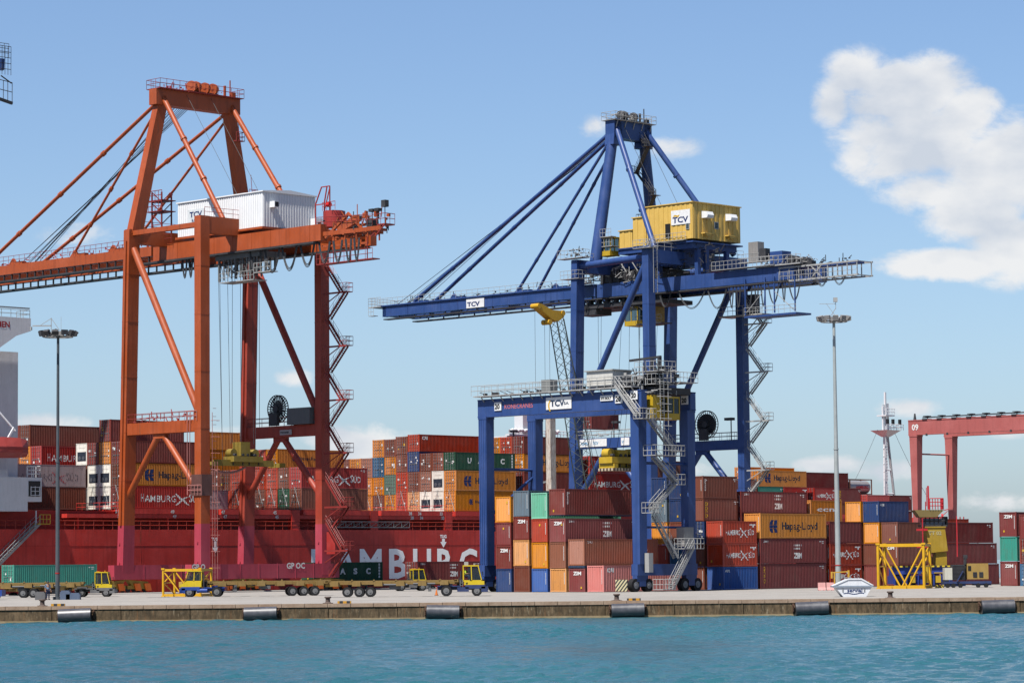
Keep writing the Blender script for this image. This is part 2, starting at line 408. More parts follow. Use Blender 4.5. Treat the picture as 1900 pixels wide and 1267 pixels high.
ii = (np.arange(ny - 1)[:, None] * nx + np.arange(nx - 1)[None, :]).ravel()
ff = np.stack([ii, ii + 1, ii + nx + 1, ii + nx], 1)
k0 = len(vv); far = [(-6000, -3000), (6000, -3000), (6000, 20000), (-6000, 20000), (-WX, WY0), (WX, WY0), (WX, WY1), (-WX, WY1)]
wm = bpy.data.meshes.new('water')
wm.from_pydata(vv.tolist() + [(x, y, -1.38) for x, y in far], [], ff.tolist() + [(k0, k0 + 1, k0 + 5, k0 + 4), (k0 + 1, k0 + 2, k0 + 6, k0 + 5), (k0 + 2, k0 + 3, k0 + 7, k0 + 6), (k0 + 3, k0, k0 + 4, k0 + 7)])
wm.polygons.foreach_set('use_smooth', [True] * len(ff) + [False] * 4); wm.materials.append(setmat_water())
w = bpy.data.objects.new('water', wm); COL.objects.link(w); meta(w, 'blue green harbour water with small ripples', kind='structure')
# pier: bounded by the near quay, by the berth of the ship on its far side
def abp(a, b, z): x, y = ab(a, b); return (x, y, z)
pier = [(-200, QE + .9, 0), (700, QE + .9, 0), abp(900, 294.5, 0), abp(60, 294.5, 0)]
g = G(); g.poly(pier); ap = g.build('ground', APRON); meta(ap, 'pale concrete apron of the container pier', kind='structure')
g = G(); yq = [abp(233, 213.5, .006), abp(330, 213.5, .006), abp(330, 240, .006), abp(233, 240, .006)]; g.poly(yq); meta(g.build('road', YARD), 'darker asphalt under the container stacks', kind='structure')
g = G()
for b0 in (276.8, 292.0): g.box(120, b0 - .06, .004, 420, b0 + .06, .05)
o = g.build('crane_rail', STEEL); o.rotation_euler = (0, 0, AL); meta(o, 'pair of steel crane rails along the ship berth', 'rail')
# quay wall
qw = thing('quay_wall', 'rust stained concrete quay wall facing the water', 'quay wall', (0, QE, 0), frame=False)
g = G(); g.box(-200, QE + .12, -4, 700, QE + .9, -.30); g.box(-200, QE + .35, -.30, 700, QE + .9, -.02); g.build('wall_core', WALLM, qw)
x = -62.0; k = 0; fx = [-36.8 + 15.44 * i for i in range(6)]
while x < 62:
    wd = 1.93
    g = G(); g.box(x + .02, QE - .06, -.30, x + wd - .02, QE + .9, random.uniform(-.012, .012)); g.build('coping_stone', COPM, qw); x += wd
x = -62.0
while x < 62:
    wd = 5.8
    g = G(); g.box(x + .03, QE + random.uniform(.0, .03), -2.2, x + wd - .03, QE + .12, -.305); g.build('wall_panel', WALLM, qw); x += wd
g = G(); g.box(-200, QE - .05, -2.4, 700, QE + .0, -1.22); g.build('wall_toe', setmat_concrete('toe_concrete', (.20, .15, .08), (.30, .23, .14), scale=2), qw)
# far-side berth wall
g = G(); g.box(60, 294.5, -5, 900, 294.9, -.02); o = g.build('berth_wall', WALLM); o.rotation_euler = (0, 0, AL); meta(o, 'concrete berth wall beside the ship hull', 'quay wall')
# fenders
FEND = paint('fender_rubber', (.075, .075, .085), .34, .8, .05, .0, .8, 1.6, .6)
ordn = ['leftmost', 'second from left', 'third from left', 'third from right', 'second from right', 'rightmost']
for i, x in enumerate(fx):
    x += random.uniform(-.12, .12); dz = random.uniform(-.05, .05)
    t = thing('cylindrical_fender', f'black cylindrical rubber fender on the quay wall, {ordn[i]} of six', 'fender', (x, QE - .6, -.72), frame=False, group='fenders along the quay wall')
    g = G(); g.tube((x - 1.36, QE - .64, -.78 + dz), (x + 1.36, QE - .64, -.78 - dz), .57, 28); g.build('fender_body', FEND, t)
    g = G()
    for s in (-1, 1): g.tube((x + s * 1.37, QE - .64, -.78), (x + s * 1.40, QE - .64, -.78), .30, 16); 
    g.build('bore_rim', BLACK, t)
    for s in (-1, 1):
        g = G(); g.box(x + s * 1.5 - .07, QE - .16, -1.1, x + s * 1.5 + .07, QE - .06, -.35); 
        for q in range(4): g.tube((x + s * 1.5, QE - .2, -.42 - q * .16), (x + s * 1.5, QE - .2, -.52 - q * .16), .07, 6)
        g.tube((x + s * 1.36, QE - .64, -.78), (x + s * 1.5, QE - .15, -.4), .035, 5)
        g.build('chain', paint('rusty_chain', (.12, .06, .035), .8, .3, .3), t)
# bollards and striped wheel stops
BOL = paint('bollard_iron', (.12, .085, .07), .7, .3, .35)
KY = stripes('yellow_black_stop', (.65, .33, .02), (.03, .03, .03), .6, (1, 0, 0))
for i, (px, kx) in enumerate(((77, 1.5), (655 - 50, 1.5), (1139, 1.5), (1645, None))):
    x = (px - 950) / 5400 * (QE + 1.0)
    pos = ['nearest the left edge', 'below the orange crane stairs', 'in front of the gantry wheels', 'beside the white skip'][i]
    t = thing('mooring_bollard', f'rusty iron mooring bollard on the quay edge {pos}', 'bollard', (x, QE + 1.1, 0), frame=False, group='mooring bollards along the quay edge')
    g = G(); Y = QE + 1.1; g.tube((x, Y, 0), (x, Y, .05), .44, 18); g.tube((x, Y, .05), (x, Y, .12), .3, 18, .21); g.tube((x, Y, .12), (x, Y, .42), .2, 18, .19); g.build('bollard_shaft', BOL, t)
    g = G(); g.tube((x, Y, .42), (x, Y, .5), .22, 18, .30); g.tube((x, Y, .5), (x, Y, .58), .30, 18, .27); g.build('bollard_head', BOL, t)
    if kx:
        g = G(); g.box(x + .85, QE + .35, 0, x + 2.0, QE + .62, .2); meta(g.build('wheel_stop', KY), f'yellow and black wheel stop right of the bollard {pos}', 'wheel stop', 'striped wheel stops on the quay edge')

# ------------------------------------------------------------------ shipping containers
CC = {'o': ((.73, .245, .018), 'orange'), 'O': ((.82, .30, .02), 'bright orange'), 'l': ((.78, .36, .12), 'pale orange'), 'm': ((.27, .055, .045), 'maroon'),
      'z': ((.24, .047, .045), 'dark maroon'), 'b': ((.26, .078, .048), 'brown'), 't': ((.40, .16, .10), 'tan brown'), 'r': ((.56, .07, .035), 'bright red'), 'h': ((.50, .036, .030), 'dark red'),
      'k': ((.72, .22, .19), 'pink'), 'g': ((.02, .10, .055), 'dark green'), 'e': ((.10, .20, .15), 'grey green'), 'T': ((.05, .33, .25), 'teal'), 'i': ((.22, .62, .42), 'mint green'),
      'u': ((.03, .12, .42), 'blue'), 'U': ((.025, .06, .18), 'navy blue'), 's': ((.15, .21, .26), 'grey blue'), 'w': ((.72, .70, .62), 'white'), 'p': ((.52, .42, .42), 'pinkish white'),
      'c': ((.12, .48, .46), 'turquoise'), 'd': ((.05, .17, .33), 'steel blue')}
PER = .2785; DO, DI = .010, .062
def prof(x):
    q = ((x - .17) / PER) % 1.0
    if q < .34: return DO
    if q < .5: return DO + (q - .34) / .16 * (DI - DO)
    if q < .84: return DI
    return DI - (q - .84) / .16 * (DI - DO)
_cm = {}
def cmesh(kind, Lc, H):
    k = (kind, Lc, H)
    if k in _cm: return _cm[k]
    g = G()
    if kind == 'shell':
        xs = [.165]; n = int((Lc - .33) / PER)
        for i in range(n + 1):
            for q in (.34, .5, .84, 1.):
                x = .17 + (i + q) * PER
                if x < Lc - .165: xs.append(x)
        xs.append(Lc - .165)
        for side in (0, 1):
            for x0, x1 in zip(xs[:-1], xs[1:]):
                y0, y1 = prof(x0 + 1e-5), prof(x1 - 1e-5)
                if side: y0, y1 = 2.44 - y0, 2.44 - y1
                g.poly([(x0, y0, .16), (x1, y1, .16), (x1, y1, H - .1), (x0, y0, H - .1)])
        n = int(Lc / .6)
        for i in range(n):                                    # roof sheet with pressed ribs
            x0, x1 = .06 + i * (Lc - .12) / n, .06 + (i + 1) * (Lc - .12) / n
            g.box(x0 + .16, .09, H - .05, x1 - .1, 2.35, H - .022)
        g.box(.06, .06, H - .075, Lc - .06, 2.38, H - .045); g.box(.06, .06, .1, Lc - .06, 2.38, .17)
        g.box(Lc - .05, .1, .15, Lc - .03, 2.34, H - .1)
    elif kind == 'smooth':
        g.box(.15, .02, .15, Lc - .15, 2.42, H - .02); 
    elif kind == 'frame':
        for x0, x1 in ((0, .165), (Lc - .165, Lc)):
            for y0, y1 in ((0, .15), (2.29, 2.44)): g.box(x0 + .012, y0 + .004, .12, x1 - .012, y1 - .004, H - .12)
            g.box(x0 + .012, .15, H - .13, x1 - .012, 2.29, H - .02); g.box(x0 + .02, .15, .03, x1 - .02, 2.29, .17)
            for y0, y1 in ((0, .165), (2.275, 2.44)):
                for z0, z1 in ((0, .12), (H - .12, H)): g.box(x0, y0, z0, x1, y1, z1)
        for y0, y1 in ((.006, .07), (2.37, 2.434)):
            g.box(.165, y0, H - .105, Lc - .165, y1, H - .02); g.box(.165, y0, .02, Lc - .165, y1, .17)
    elif kind == 'front':
        ys = [.15]; n = 8; w = (2.44 - .30) / n
        for i in range(n):
            for q in (.36, .5, .86, 1.): ys.append(.15 + (i + q) * w)
        for j, (y0, y1) in enumerate(zip(ys[:-1], ys[1:])):
            a = (.035, .035, .08, .08, .035)
            d0, d1 = a[j % 4], a[j % 4 + 1]
            g.poly([(d0, y0, .17), (d1, y1, .17), (d1, y1, H - .22), (d0, y0, H - .22)])
        for i in range(n): g.box(.035, .15 + (i + .02) * w, H - .22, .06, .15 + (i + .42) * w, H - .125)
        g.box(.07, .15, H - .24, .12, 2.29, H - .12)
    elif kind == 'leaf':                                      # one door leaf, hinged at y = 0
        W2 = 1.065; g.box(.05, .01, .18, .075, W2 - .01, H - .135)
        for i in range(6):
            z = .2 + i * (H - .42) / 5; g.box(.012, .03, z - .06 if i else z, .05, W2 - .03, z + .08)
        g.box(.012, .01, .18, .05, .09, H - .135); g.box(.012, W2 - .09, .18, .05, W2 - .01, H - .135); g.box(.012, W2 / 2 - .05, .18, .05, W2 / 2 + .05, H - .135)
    elif kind == 'rods':
        for y in (.33, .80): 
            g.tube((-.012, y, .1), (-.012, y, H - .06), .026, 6)
            for z in (.14, H * .35, H * .65, H - .12): g.box(-.03, y - .06, z - .04, .012, y + .06, z + .04)
            g.box(-.035, y - .02, 1.12, -.015, y + .38, 1.17)
    elif kind == 'unit':                                      # refrigeration unit recess and machinery
        g.box(.012, .30, .55, .03, 2.14, 1.78)
        g.box(.0, .5, .62, .03, 1.15, 1.35); g.box(.005, 1.3, .55, .03, 2.0, 1.15)
    elif kind == 'unitface': g.box(.03, .15, .17, .06, 2.29, H - .13); g.box(.01, .5, H - .62, .03, 1.9, H - .3); g.box(.0, .42, 1.75, .03, 2.02, 1.95)
    elif kind == 'fan':
        for y in (.85, 1.65): g.tube((-.01, y, .95), (-.03, y, .95), .27, 14); g.tube((-.03, y, .95), (-.04, y, .95), .1, 8)
    me = bpy.data.meshes.new('container_' + kind); me.from_pydata(g.v, [], g.f)
    if kind not in ('shell', 'front'):
        bm = bmesh.new(); bm.from_mesh(me); bmesh.ops.recalc_face_normals(bm, faces=bm.faces); bm.to_mesh(me); bm.free()
    mats = {'rods': STEEL, 'unit': plain('refrigeration_unit', (.03, .04, .06)), 'fan': plain('fan_grey', (.10, .11, .13))}
    me.materials.append(mats.get(kind, BOXM)); _cm[k] = me; return me
_dc = {}
def decal(shapes, key, mat):
    """shapes in container side coordinates (x, z); cut at every fold of the corrugation and pressed on to it"""
    if key in _dc: return _dc[key]
    bm = bmesh.new()
    for sh in shapes:
        if sh[0] == 't':
            _, txt, x0, x1, z0, cap, bold = sh
            me = text_mesh(txt, 1.0, bold); xs = [v.co.x for v in me.vertices]; mn, mxx = min(xs), max(xs)
            ref = text_mesh('H', 1.0, bold); hh = max(v.co.y for v in ref.vertices) - min(v.co.y for v in ref.vertices); y0 = min(v.co.y for v in ref.vertices)
            vs = [bm.verts.new((x0 + (v.co.x - mn) / (mxx - mn) * (x1 - x0), z0 + (v.co.y - y0) / hh * cap, 0)) for v in me.vertices]
            for p in me.polygons:
                try: bm.faces.new([vs[i] for i in p.vertices])
                except ValueError: pass
        elif sh[0] == 'v':                                    # text standing on end, reads downwards
            _, txt, x0, x1, ztop, ln = sh
            me = text_mesh(txt, 1.0, .01); xs = [v.co.x for v in me.vertices]; ys = [v.co.y for v in me.vertices]
            vs = [bm.verts.new((x0 + (v.co.y - min(ys)) / (max(ys) - min(ys)) * (x1 - x0), ztop - (v.co.x - min(xs)) / (max(xs) - min(xs)) * ln, 0)) for v in me.vertices]
            for p in me.polygons:
                try: bm.faces.new([vs[i] for i in p.vertices])
                except ValueError: pass
        else:
            vs = [bm.verts.new((x, z, 0)) for x, z in sh[1]]; bm.faces.new(vs)
    xs = [v.co.x for v in bm.verts]; x = .17; lo, hi = min(xs), max(xs)
    while x < hi:
        for q in (0, .34, .5, .84):
            xx = x + q * PER
            if lo < xx < hi: bmesh.ops.bisect_plane(bm, geom=bm.verts[:] + bm.edges[:] + bm.faces[:], plane_co=(xx, 0, 0), plane_no=(1, 0, 0), dist=1e-5)
        x += PER
    for v in bm.verts: x_, z_ = v.co.x, v.co.y; v.co = (x_, prof(x_) - .007, z_)
    me = bpy.data.meshes.new('lettering'); bm.to_mesh(me); bm.free(); me.materials.append(mat); _dc[key] = me; return me
NAVY = plain('navy_lettering', (.015, .04, .16)); YEL = plain('yellow_lettering', (.75, .45, .03)); GREYL = plain('grey_lettering', (.12, .11, .12)); REDL = plain('red_lettering', (.45, .02, .03))
def swish(x0, x1, z0, z1):
    f = lambda p: [(x0 + (x1 - x0) * a, z0 + (z1 - z0) * c) for a, c in p]
    return [('p', f([(0, 1), (.10, 1), (.42, .62), (.60, .50), (.50, .40), (.30, .52)])), ('p', f([(.02, .0), (.16, .0), (.62, .52), (.98, .78), (.60, .66), (.40, .46)])), ('p', f([(.50, .40), (.62, .50), (.84, .16), (1., .0), (.86, .02), (.66, .20)]))]
def hlglyph(x0, x1, z0, z1):
    f = lambda p: [(x0 + (x1 - x0) * a, z0 + (z1 - z0) * c) for a, c in p]
    return [('p', f([(.22, 1), (.52, 1), (.36, .62), (.0, .62)])), ('p', f([(0, .6), (.36, .6), (.5, .48), (.34, .36), (0, .36)])), ('p', f([(0, .34), (.34, .34), (.5, 0), (.2, 0)])),
            ('p', f([(.66, 1), (.96, 1), (.82, .62), (.48, .62)])), ('p', f([(.48, .6), (.82, .6), (.98, .48), (.8, .36), (.48, .36)])), ('p', f([(.46, .34), (.80, .34), (.98, 0), (.64, 0)]))]
def side_marks(brand, Lc, H):
    x = lambda f: f * Lc; out = []
    code = [('p', [(x(.9) + i * .17, H - .42), (x(.9) + i * .17 + .11, H - .42), (x(.9) + i * .17 + .11, H - .3), (x(.9) + i * .17, H - .3)]) for i in range(5)] + \
           [('p', [(x(.93) + i * .2, H - .62), (x(.93) + i * .2 + .1, H - .62), (x(.93) + i * .2 + .1, H - .52), (x(.93) + i * .2, H - .52)]) for i in range(2)]
    if brand in ('HS', 'HSg'):
        m = GREYL if brand == 'HSg' else WHITE
        if Lc > 8: out = [([('t', 'H', x(.085), x(.125), .85, 1.05, .012), ('t', 'AMBURG', x(.135), x(.56), .85, .84, .012), ('t', 'S', x(.74), x(.775), .85, 1.05, .012), ('t', 'ÜD', x(.785), x(.90), .85, .84, .012)] + code, m), (swish(x(.545), x(.745), .45, 1.95), REDL if brand == 'HSg' else WHITE)]
        else: out = [([('t', 'HAMBURG', x(.09), x(.52), .98, .58, .02), ('t', 'SÜD', x(.74), x(.92), .98, .58, .02)] + swish(x(.50), x(.74), .7, 1.85) + [('p', [(x(.80), H - .5), (x(.97), H - .5), (x(.97), H - .36), (x(.80), H - .36)]), ('p', [(x(.87), H - .72), (x(.92), H - .72), (x(.92), H - .5), (x(.87), H - .5)])], WHITE)]
    elif brand == 'HL': out = [(hlglyph(x(.13), x(.265), .65, 2.12), NAVY), ([('t', 'Hapag-Lloyd', x(.32), x(.86), 1.02, .86, .018)], plain('dark_lettering', (.03, .035, .06)))]
    elif brand == 'HLs': out = [(hlglyph(x(.22), x(.29), .95, 1.75), NAVY), ([('t', 'Hapag-Lloyd', x(.33), x(.6), 1.15, .42, .015)], plain('dark_lettering', (.03, .035, .06)))]
    elif brand == 'ZIM':
        dots = [('p', [(x(.5) + i * .34, z), (x(.5) + i * .34 + .17, z), (x(.5) + i * .34 + .17, z + .2), (x(.5) + i * .34, z + .2)]) for z, n in ((2.0, 5), (1.62, 4)) for i in range(n)]
        out = [([('t', 'ZIM', x(.50), x(.625), .55, .68, .05), ('t', 'ZIMU', x(.05), x(.125), H - .46, .22, .01)] + dots + code, WHITE)]
    elif brand == 'CDX': out = [([('t', 'QDX', x(.76), x(.86), 1.15, .55, .05), ('t', 'ZIM', x(.76), x(.86), .4, .62, .05), ('t', 'ZIMU', x(.04), x(.11), H - .46, .22, .01)], WHITE), ([('p', [(x(.76) + i * .3, z), (x(.76) + i * .3 + .17, z), (x(.76) + i * .3 + .17, z + .2), (x(.76) + i * .3, z + .2)]) for z in (2.3, 2.0) for i in range(4)], YEL)]
    elif brand == 'UASC': out = [([('t', c, x(p), x(p + w), 1.0, .8, .05) for c, p, w in (('U', .20, .065), ('A', .375, .08), ('S', .57, .06), ('C', .755, .065))] + [('p', [(x(.94), z), (x(.96), z), (x(.96), z + .3), (x(.94), z + .3)]) for z in (.5, .9, 1.3, 1.7, 2.1)], WHITE)]
    elif brand == 'CAI': out = [([('t', 'CAI', x(.05), x(.135), H - .78, .5, .05)], WHITE)]
    elif brand == 'CAIs': out = [([('t', 'CAI', x(.06), x(.20), H - .85, .52, .05)], WHITE)]
    elif brand == 'ccni': out = [([('t', 'ccni', x(.2), x(.86), H - 1.35, .55, .03)], WHITE)]
    elif brand == 'APL': out = [([('t', 'APL', x(.05), x(.2), H - .62, .3, .03)], WHITE)]
    elif brand == 'GOLD': out = [([('v', 'GOLD', x(.035) + .1, x(.035) + .55, H - .35, 1.9)], YEL), (code, WHITE)]
    elif brand == 'GOLDs': out = [([('v', 'GOLD', .35, .75, H - .35, 1.9)], YEL), (code, WHITE)]
    elif brand == 'FLO': out = [([('v', 'florens', .35, .72, H - .35, 1.35)] + code, WHITE)]
    elif brand == 'code': out = [(code, WHITE)]
    elif brand == 'TEX': out = [([('v', 'TEX', .3, .7, H - .3, 1.5)], WHITE)]
    elif brand == 'logo': out = [([('p', [(x(.3), 1.2), (x(.44), 1.5), (x(.44), 1.7), (x(.30), 1.5)])], WHITE)]
    elif brand == 'HAM': out = [([('t', 'HANJIN', x(.06), x(.2), H - .62, .3, .03)], WHITE)]
    return out
LN = {20: 6.058, 40: 12.192}
def container(a, b, z, L, H, code, end='f', brand=None, zim=None, label='', group='', door=None):
    col, cname = CC[code]; Lc = LN[L]
    reef = end == 'r' or code == 'p'
    o = bpy.data.objects.new('refrigerated_container' if reef else 'shipping_container', cmesh('smooth' if reef else 'shell', Lc, H))
    COL.objects.link(o); x, y = ab(a, b); o.location = (x, y, z); o.rotation_euler = (0, 0, AL + random.uniform(-.0012, .0012))
    jit = random.uniform(.88, 1.12); c4 = (*[min(1, c * jit) for c in alb(col)], 1); o.color = c4; o['_org'] = (0., 0., 0.)
    def part(kind, name, loc=(0, 0, 0), sc=None, parent=None, color=None):
        p = bpy.data.objects.new(name, cmesh(kind, Lc, H)); COL.objects.link(p); p.parent = parent or o; p.location = loc; p.color = color or c4
        if sc: p.scale = sc
        return p
    part('frame', 'frame')
    if end == 'f': part('front', 'end_wall')
    elif end == 'd':
        for y, s in ((.155, 1), (2.285, -1)):
            q = part('leaf', 'door', (0, y, 0), (1, s, 1)); part('rods', 'lock_rods', parent=q)
        g = G()
        n = random.choice((1, 2, 3, 4))
        for _ in range(n):
            yy, zz = random.choice((.28, .45, 1.45, 1.75)), random.uniform(.5, H - .9); g.box(-.002, yy, zz, .008, yy + random.uniform(.18, .42), zz + random.uniform(.12, .35))
        p = g.build('door_placard', WHITE if random.random() < .8 else YEL, o)
    elif end == 'r':
        part('unitface', 'end_wall'); u = part('unit', 'machinery'); part('fan', 'fan', parent=u)
    if end == 'f':
        g = G(); zz = H - .45                                  # column of white code marks on the end wall
        while zz > .9: g.box(.022, .26, zz - .07, .03, .33, zz); zz -= .1
        if random.random() < .75: g.build('code_marks', WHITE, o)
        if random.random() < .5:
            g = G(); y0 = random.choice((.5, 1.1, 1.7)); z0 = random.choice((.35, .5, H - .8)); g.box(.02, y0, z0, .03, y0 + .2, z0 + .24); g.build('placard', YEL, o)
    if zim:
        letter(zim, .52 if end == 'f' else .34, WHITE, o, (.02, 1.75 if end == 'f' else 2.0, H - .72), 'a', .02, 1.35)
    if brand:
        for i, (shapes, m) in enumerate(side_marks(brand, Lc, H)):
            p = bpy.data.objects.new('lettering', decal(shapes, (brand, L, H, i), m)); COL.objects.link(p); p.parent = o
            if reef: p.location = (0, -.0, 0)
    cat = 'refrigerated container' if reef else 'container'
    meta(o, label, cat, group); return o
WT = {'r': 'reefer', 'd': 'door', 'f': 'blank'}
NTH = ['first', 'second', 'third', 'fourth', 'fifth', 'sixth', 'seventh', 'eighth', 'ninth', 'tenth', 'eleventh', 'twelfth', 'thirteenth']
LEV = ['bottom', 'second', 'third', 'fourth', 'fifth', 'sixth']
def block(name, group, a0, b0, z0, pitch, rows, seam=.02):
    """rows: list (nearest row first) of tiers bottom-up; a tier is (code, end, brand, L, H, zim, da)"""
    n = len(rows)
    for i, tiers in enumerate(rows):
        z = z0
        for k, tspec in enumerate(tiers):
            if tspec is None: z += 2.9; continue
            if isinstance(tspec, float): z += tspec; continue
            code, end, brand, L_, H, zim, da = (list(tspec) + [None] * 7)[:7]
            L_ = L_ or 40; H = H or 2.896
            cn = CC[code][1]; ew = {'r': 'white refrigerated container', 'd': f'{cn} container, doors showing', 'f': f'{cn} container'}[end]
            lb = f"{ew}, {LEV[k]} in {NTH[i]} column from right, {name}"
            container(a0 + (da or 0) + random.uniform(-.04, .04), b0 + i * pitch + random.uniform(-.03, .03), z, L_, H, code, end, brand, zim, lb, group)
            z += H + seam
# ------------------------------------------------------------------ containers in the yard
Y0 = 216.2; YP = 2.82; HC, SC = 2.896, 2.591
GY = 'containers stacked in the yard'
def T(code, end='f', brand=None, L=40, H=HC, zim=None, da=0): return (code, end, brand, L, H, zim, da)
block('yard stack left of gantry', GY, 233.9, Y0, .006, YP, [
    [T('k', 'f', 'CAI')],
    [T('z', 'f', None, 40, SC, 'ZIM'), .30, T('t', 'f', 'CDX')],
    [T('l', H=SC), T('t'), 0., T('z', 'f', 'ZIM', 40, SC, 'ZIM'), .36, T('m', 'f', 'FLO')],
    [T('u', H=SC), T('O'), T('r', H=SC), T('i', 'f', 'code')],
    [T('b'), T('l'), T('m', 'f', None, 40, SC, 'ZIM'), T('s')],
    [T('U', H=SC), T('m', 'f', None, 40, SC, 'ZIM'), T('z', H=SC), T('O')]])
block('yard stack behind gantry wheels', GY, 254.0, Y0, .006, YP, [
    [T('u', 'f', 'APL', 20, SC), T('r', 'f', 'HS', 20, SC), T('r', 'f', 'HS', 20, SC)],
    [T('b', L=20, H=SC), T('b', L=20, H=SC), T('U', 'd', None, 20, SC), T('b', 'f', 'GOLDs', 20, SC), T('b', 'f', 'FLO', 20, SC)],
    [T('b', L=20, H=SC), T('d', L=20, H=SC), T('b', L=20, H=SC), T('U', L=20, H=SC), T('U', L=20, H=SC)],
    [T('r', L=20, H=SC), T('r', L=20, H=SC), T('O', L=20, H=SC), T('s', L=20, H=SC), T('U', L=20, H=SC)]])
block('yard stack left of mast', GY, 260.7, Y0, .006, YP, [
    [T('z', 'f', 'GOLD'), T('z', 'f', 'ZIM'), T('O', 'f', 'HL')],
    [T('m'), T('m'), T('m', H=HC), T('z', 'f', 'ZIM', H=SC)],
    [T('b'), T('m'), T('b', H=SC), T('m', H=SC)]])
block('yard stack behind skip', GY, 273.6, Y0, .006, YP, [
    [T('r', 'f', 'HS', 20, SC), T('r', 'f', 'HS', 20, SC), T('z', 'f', None, 20, SC)],
    [T('b', L=20, H=SC), T('r', L=20, H=SC), T('m', L=20, H=SC), T('o', 'f', 'ccni', 20, SC)]])
block('yard stack behind yellow frame', GY, 286.9, Y0, .006, YP, [
    [T('m', 'f', None, 20, SC), T('b', 'f', None, 20, SC, 'ZIM'), T('b', 'f', None, 20, SC)],
    [T('m', L=20, H=SC), T('b', 'f', 'code', 20, SC), T('O', L=20, H=SC), T('U', 'f', 'HAM', 20, SC)],
    [T('b', L=20, H=SC), T('b', L=20, H=SC), T('b', L=20, H=SC), T('O', L=20, H=SC)]])
block('yard stack right of generator', GY, 295.8, Y0, .006, YP, [
    [T('z', H=SC), T('z', 'f', 'code', H=SC, da=-.4), T('z', 'f', 'code', H=SC, da=-1.2)]])
block('stack at right edge', GY, 287.6, 199.3 - YP, .006, YP, [
    [T('d', 'd', None, 20, SC), T('m', 'd', None, 20, HC), T('z', 'f', None, 20, HC, 'ZIM')],
    [T('z', 'f', None, 20, HC, 'ZIM'), T('T', 'f', None, 20, HC), T('z', 'f', None, 20, HC, 'ZIM')]])
block('behind right edge stack', GY, 306.5, 224, .006, YP, [[T('r', L=20), T('r', L=20), T('r', L=20, H=SC)]])

FR = paint('flat_rack_navy', (.03, .06, .12), .6, .4, .3)
for b_, z_, lab in ((Y0 + YP, SC + .03, 'folded navy flat rack on the bottom container beside the pink one'), (Y0 + 2 * YP, SC + HC + .05, 'folded flat rack in the third gap of the tall maroon column') if False else (Y0 + 2 * YP, 2 * SC + HC + .26 + .08, 'folded navy flat rack under the topmost maroon container')):
    g = G(); g.box(233.9, b_ + .02, z_, 246.0, b_ + 2.42, z_ + .12)
    for a in (233.9, 245.4): g.box(a, b_, z_, a + .6, b_ + 2.44, z_ + .25)
    g.box(234.5, b_, z_ + .1, 245.4, b_ + .2, z_ + .22)
    t = thing('flat_rack', lab, 'flat rack', (233.9, b_, z_), group='folded flat racks between containers'); g.build('deck_frame', FR, t)
# ------------------------------------------------------------------ ship
B0, BP, D0 = 297.0, 2.5, 10.72
GS = 'containers stacked on the ship'
D = lambda c, H=HC, br=None, L=40: T(c, 'd', br, L, H)
block('ship stack inside orange crane', GS, 232.8, B0, D0, BP, [
    [D('h', br='HS'), D('o', br='HL'), D('m')],
    [D('m'), D('b'), D('m')],
    [T('w', 'r'), T('w', 'r'), D('o'), D('m')],
    [T('w', 'r'), T('w', 'r'), D('m')],
    [T('w', 'r'), D('b'), T('w', 'r')],
    [D('m'), D('b')], [D('b'), D('m')], [D('m'), D('b')],
    [D('b'), D('m'), D('h', br='HS')],
    [D('m'), D('b'), D('o'), D('b')], [D('m'), D('b'), D('b'), D('m')]])
block('leftmost ship stack', GS, 220.4, B0 + 4 * BP, D0, BP, [[T('b', 'd', da=0), T('p', 'd', 'HSg')], [D('m'), D('b')]])
block('ship stack under orange boom', GS, 246.6, B0 + 5 * BP, D0, BP, [
    [T('p', 'd', 'HSg')], [D('m')], [D('b')], [D('m'), D('d')]])
block('ship stack behind red stairs', GS, 261.3, B0, D0, BP, [
    [D('b'), D('h', br='HS')], [D('g'), D('b')], [D('r'), D('r'), D('o', H=SC, br='HLs')], [D('b'), D('r'), D('r', H=SC)], [D('b'), D('r'), D('h', H=SC)],
    [D('r'), D('r')], [D('r'), D('b')], [D('b'), D('b')], [D('m'), D('b'), D('o', L=20), D('o', H=SC, L=20)]])
block('ship stack between cranes', GS, 290.5, B0, D0, BP, [
    [D('o', br='HLs'), D('o', br='HL'), D('g', SC, 'UASC')],
    [T('w', 'r'), T('w', 'r'), D('b', SC)],
    [T('w', 'r'), D('t'), D('b', SC)],
    [D('l'), D('b'), D('U'), D('r', SC - .1, 'CAI')],
    [D('r'), D('r'), D('b', SC), D('b', SC)],
    [D('o', SC), D('e'), D('o', SC), D('b', SC)],
    [D('b', SC), D('o', SC), D('d'), D('o', SC)],
    [D('o', SC), D('o', SC), D('t')],
    [D('b', SC), D('o'), D('o', SC)],
    [D('b', SC), D('b'), D('b', SC)]])
block('ship stack behind gantry leg', GS, 304.5, B0, D0, BP, [
    [D('b'), D('m', br='logo'), D('o', SC, 'HL'), D('m', SC, 'code')],
    [D('b'), D('b'), D('o', SC), D('r', SC)], [D('m'), D('b'), D('b', SC), D('o', SC)], [D('m'), D('b'), D('b', SC), D('d', SC)], [D('m'), D('b'), D('b', SC), D('c', SC)]])
block('stack under hanging container', GS, 318.5, B0, D0, BP, [
    [D('b'), D('h', br='HS'), D('h', SC, 'HS')], [D('b'), D('r'), D('r', SC)]])
block('ship stack behind gantry stairs', GS, 332.5, B0, D0, BP, [[D('b'), D('m', SC)], [D('b'), D('b', SC), D('b', SC)]])
block('ship stack below blue reel', GS, 345.4, B0, D0, BP, [[D('b'), D('b', SC), ], [D('b'), D('m', SC)]])
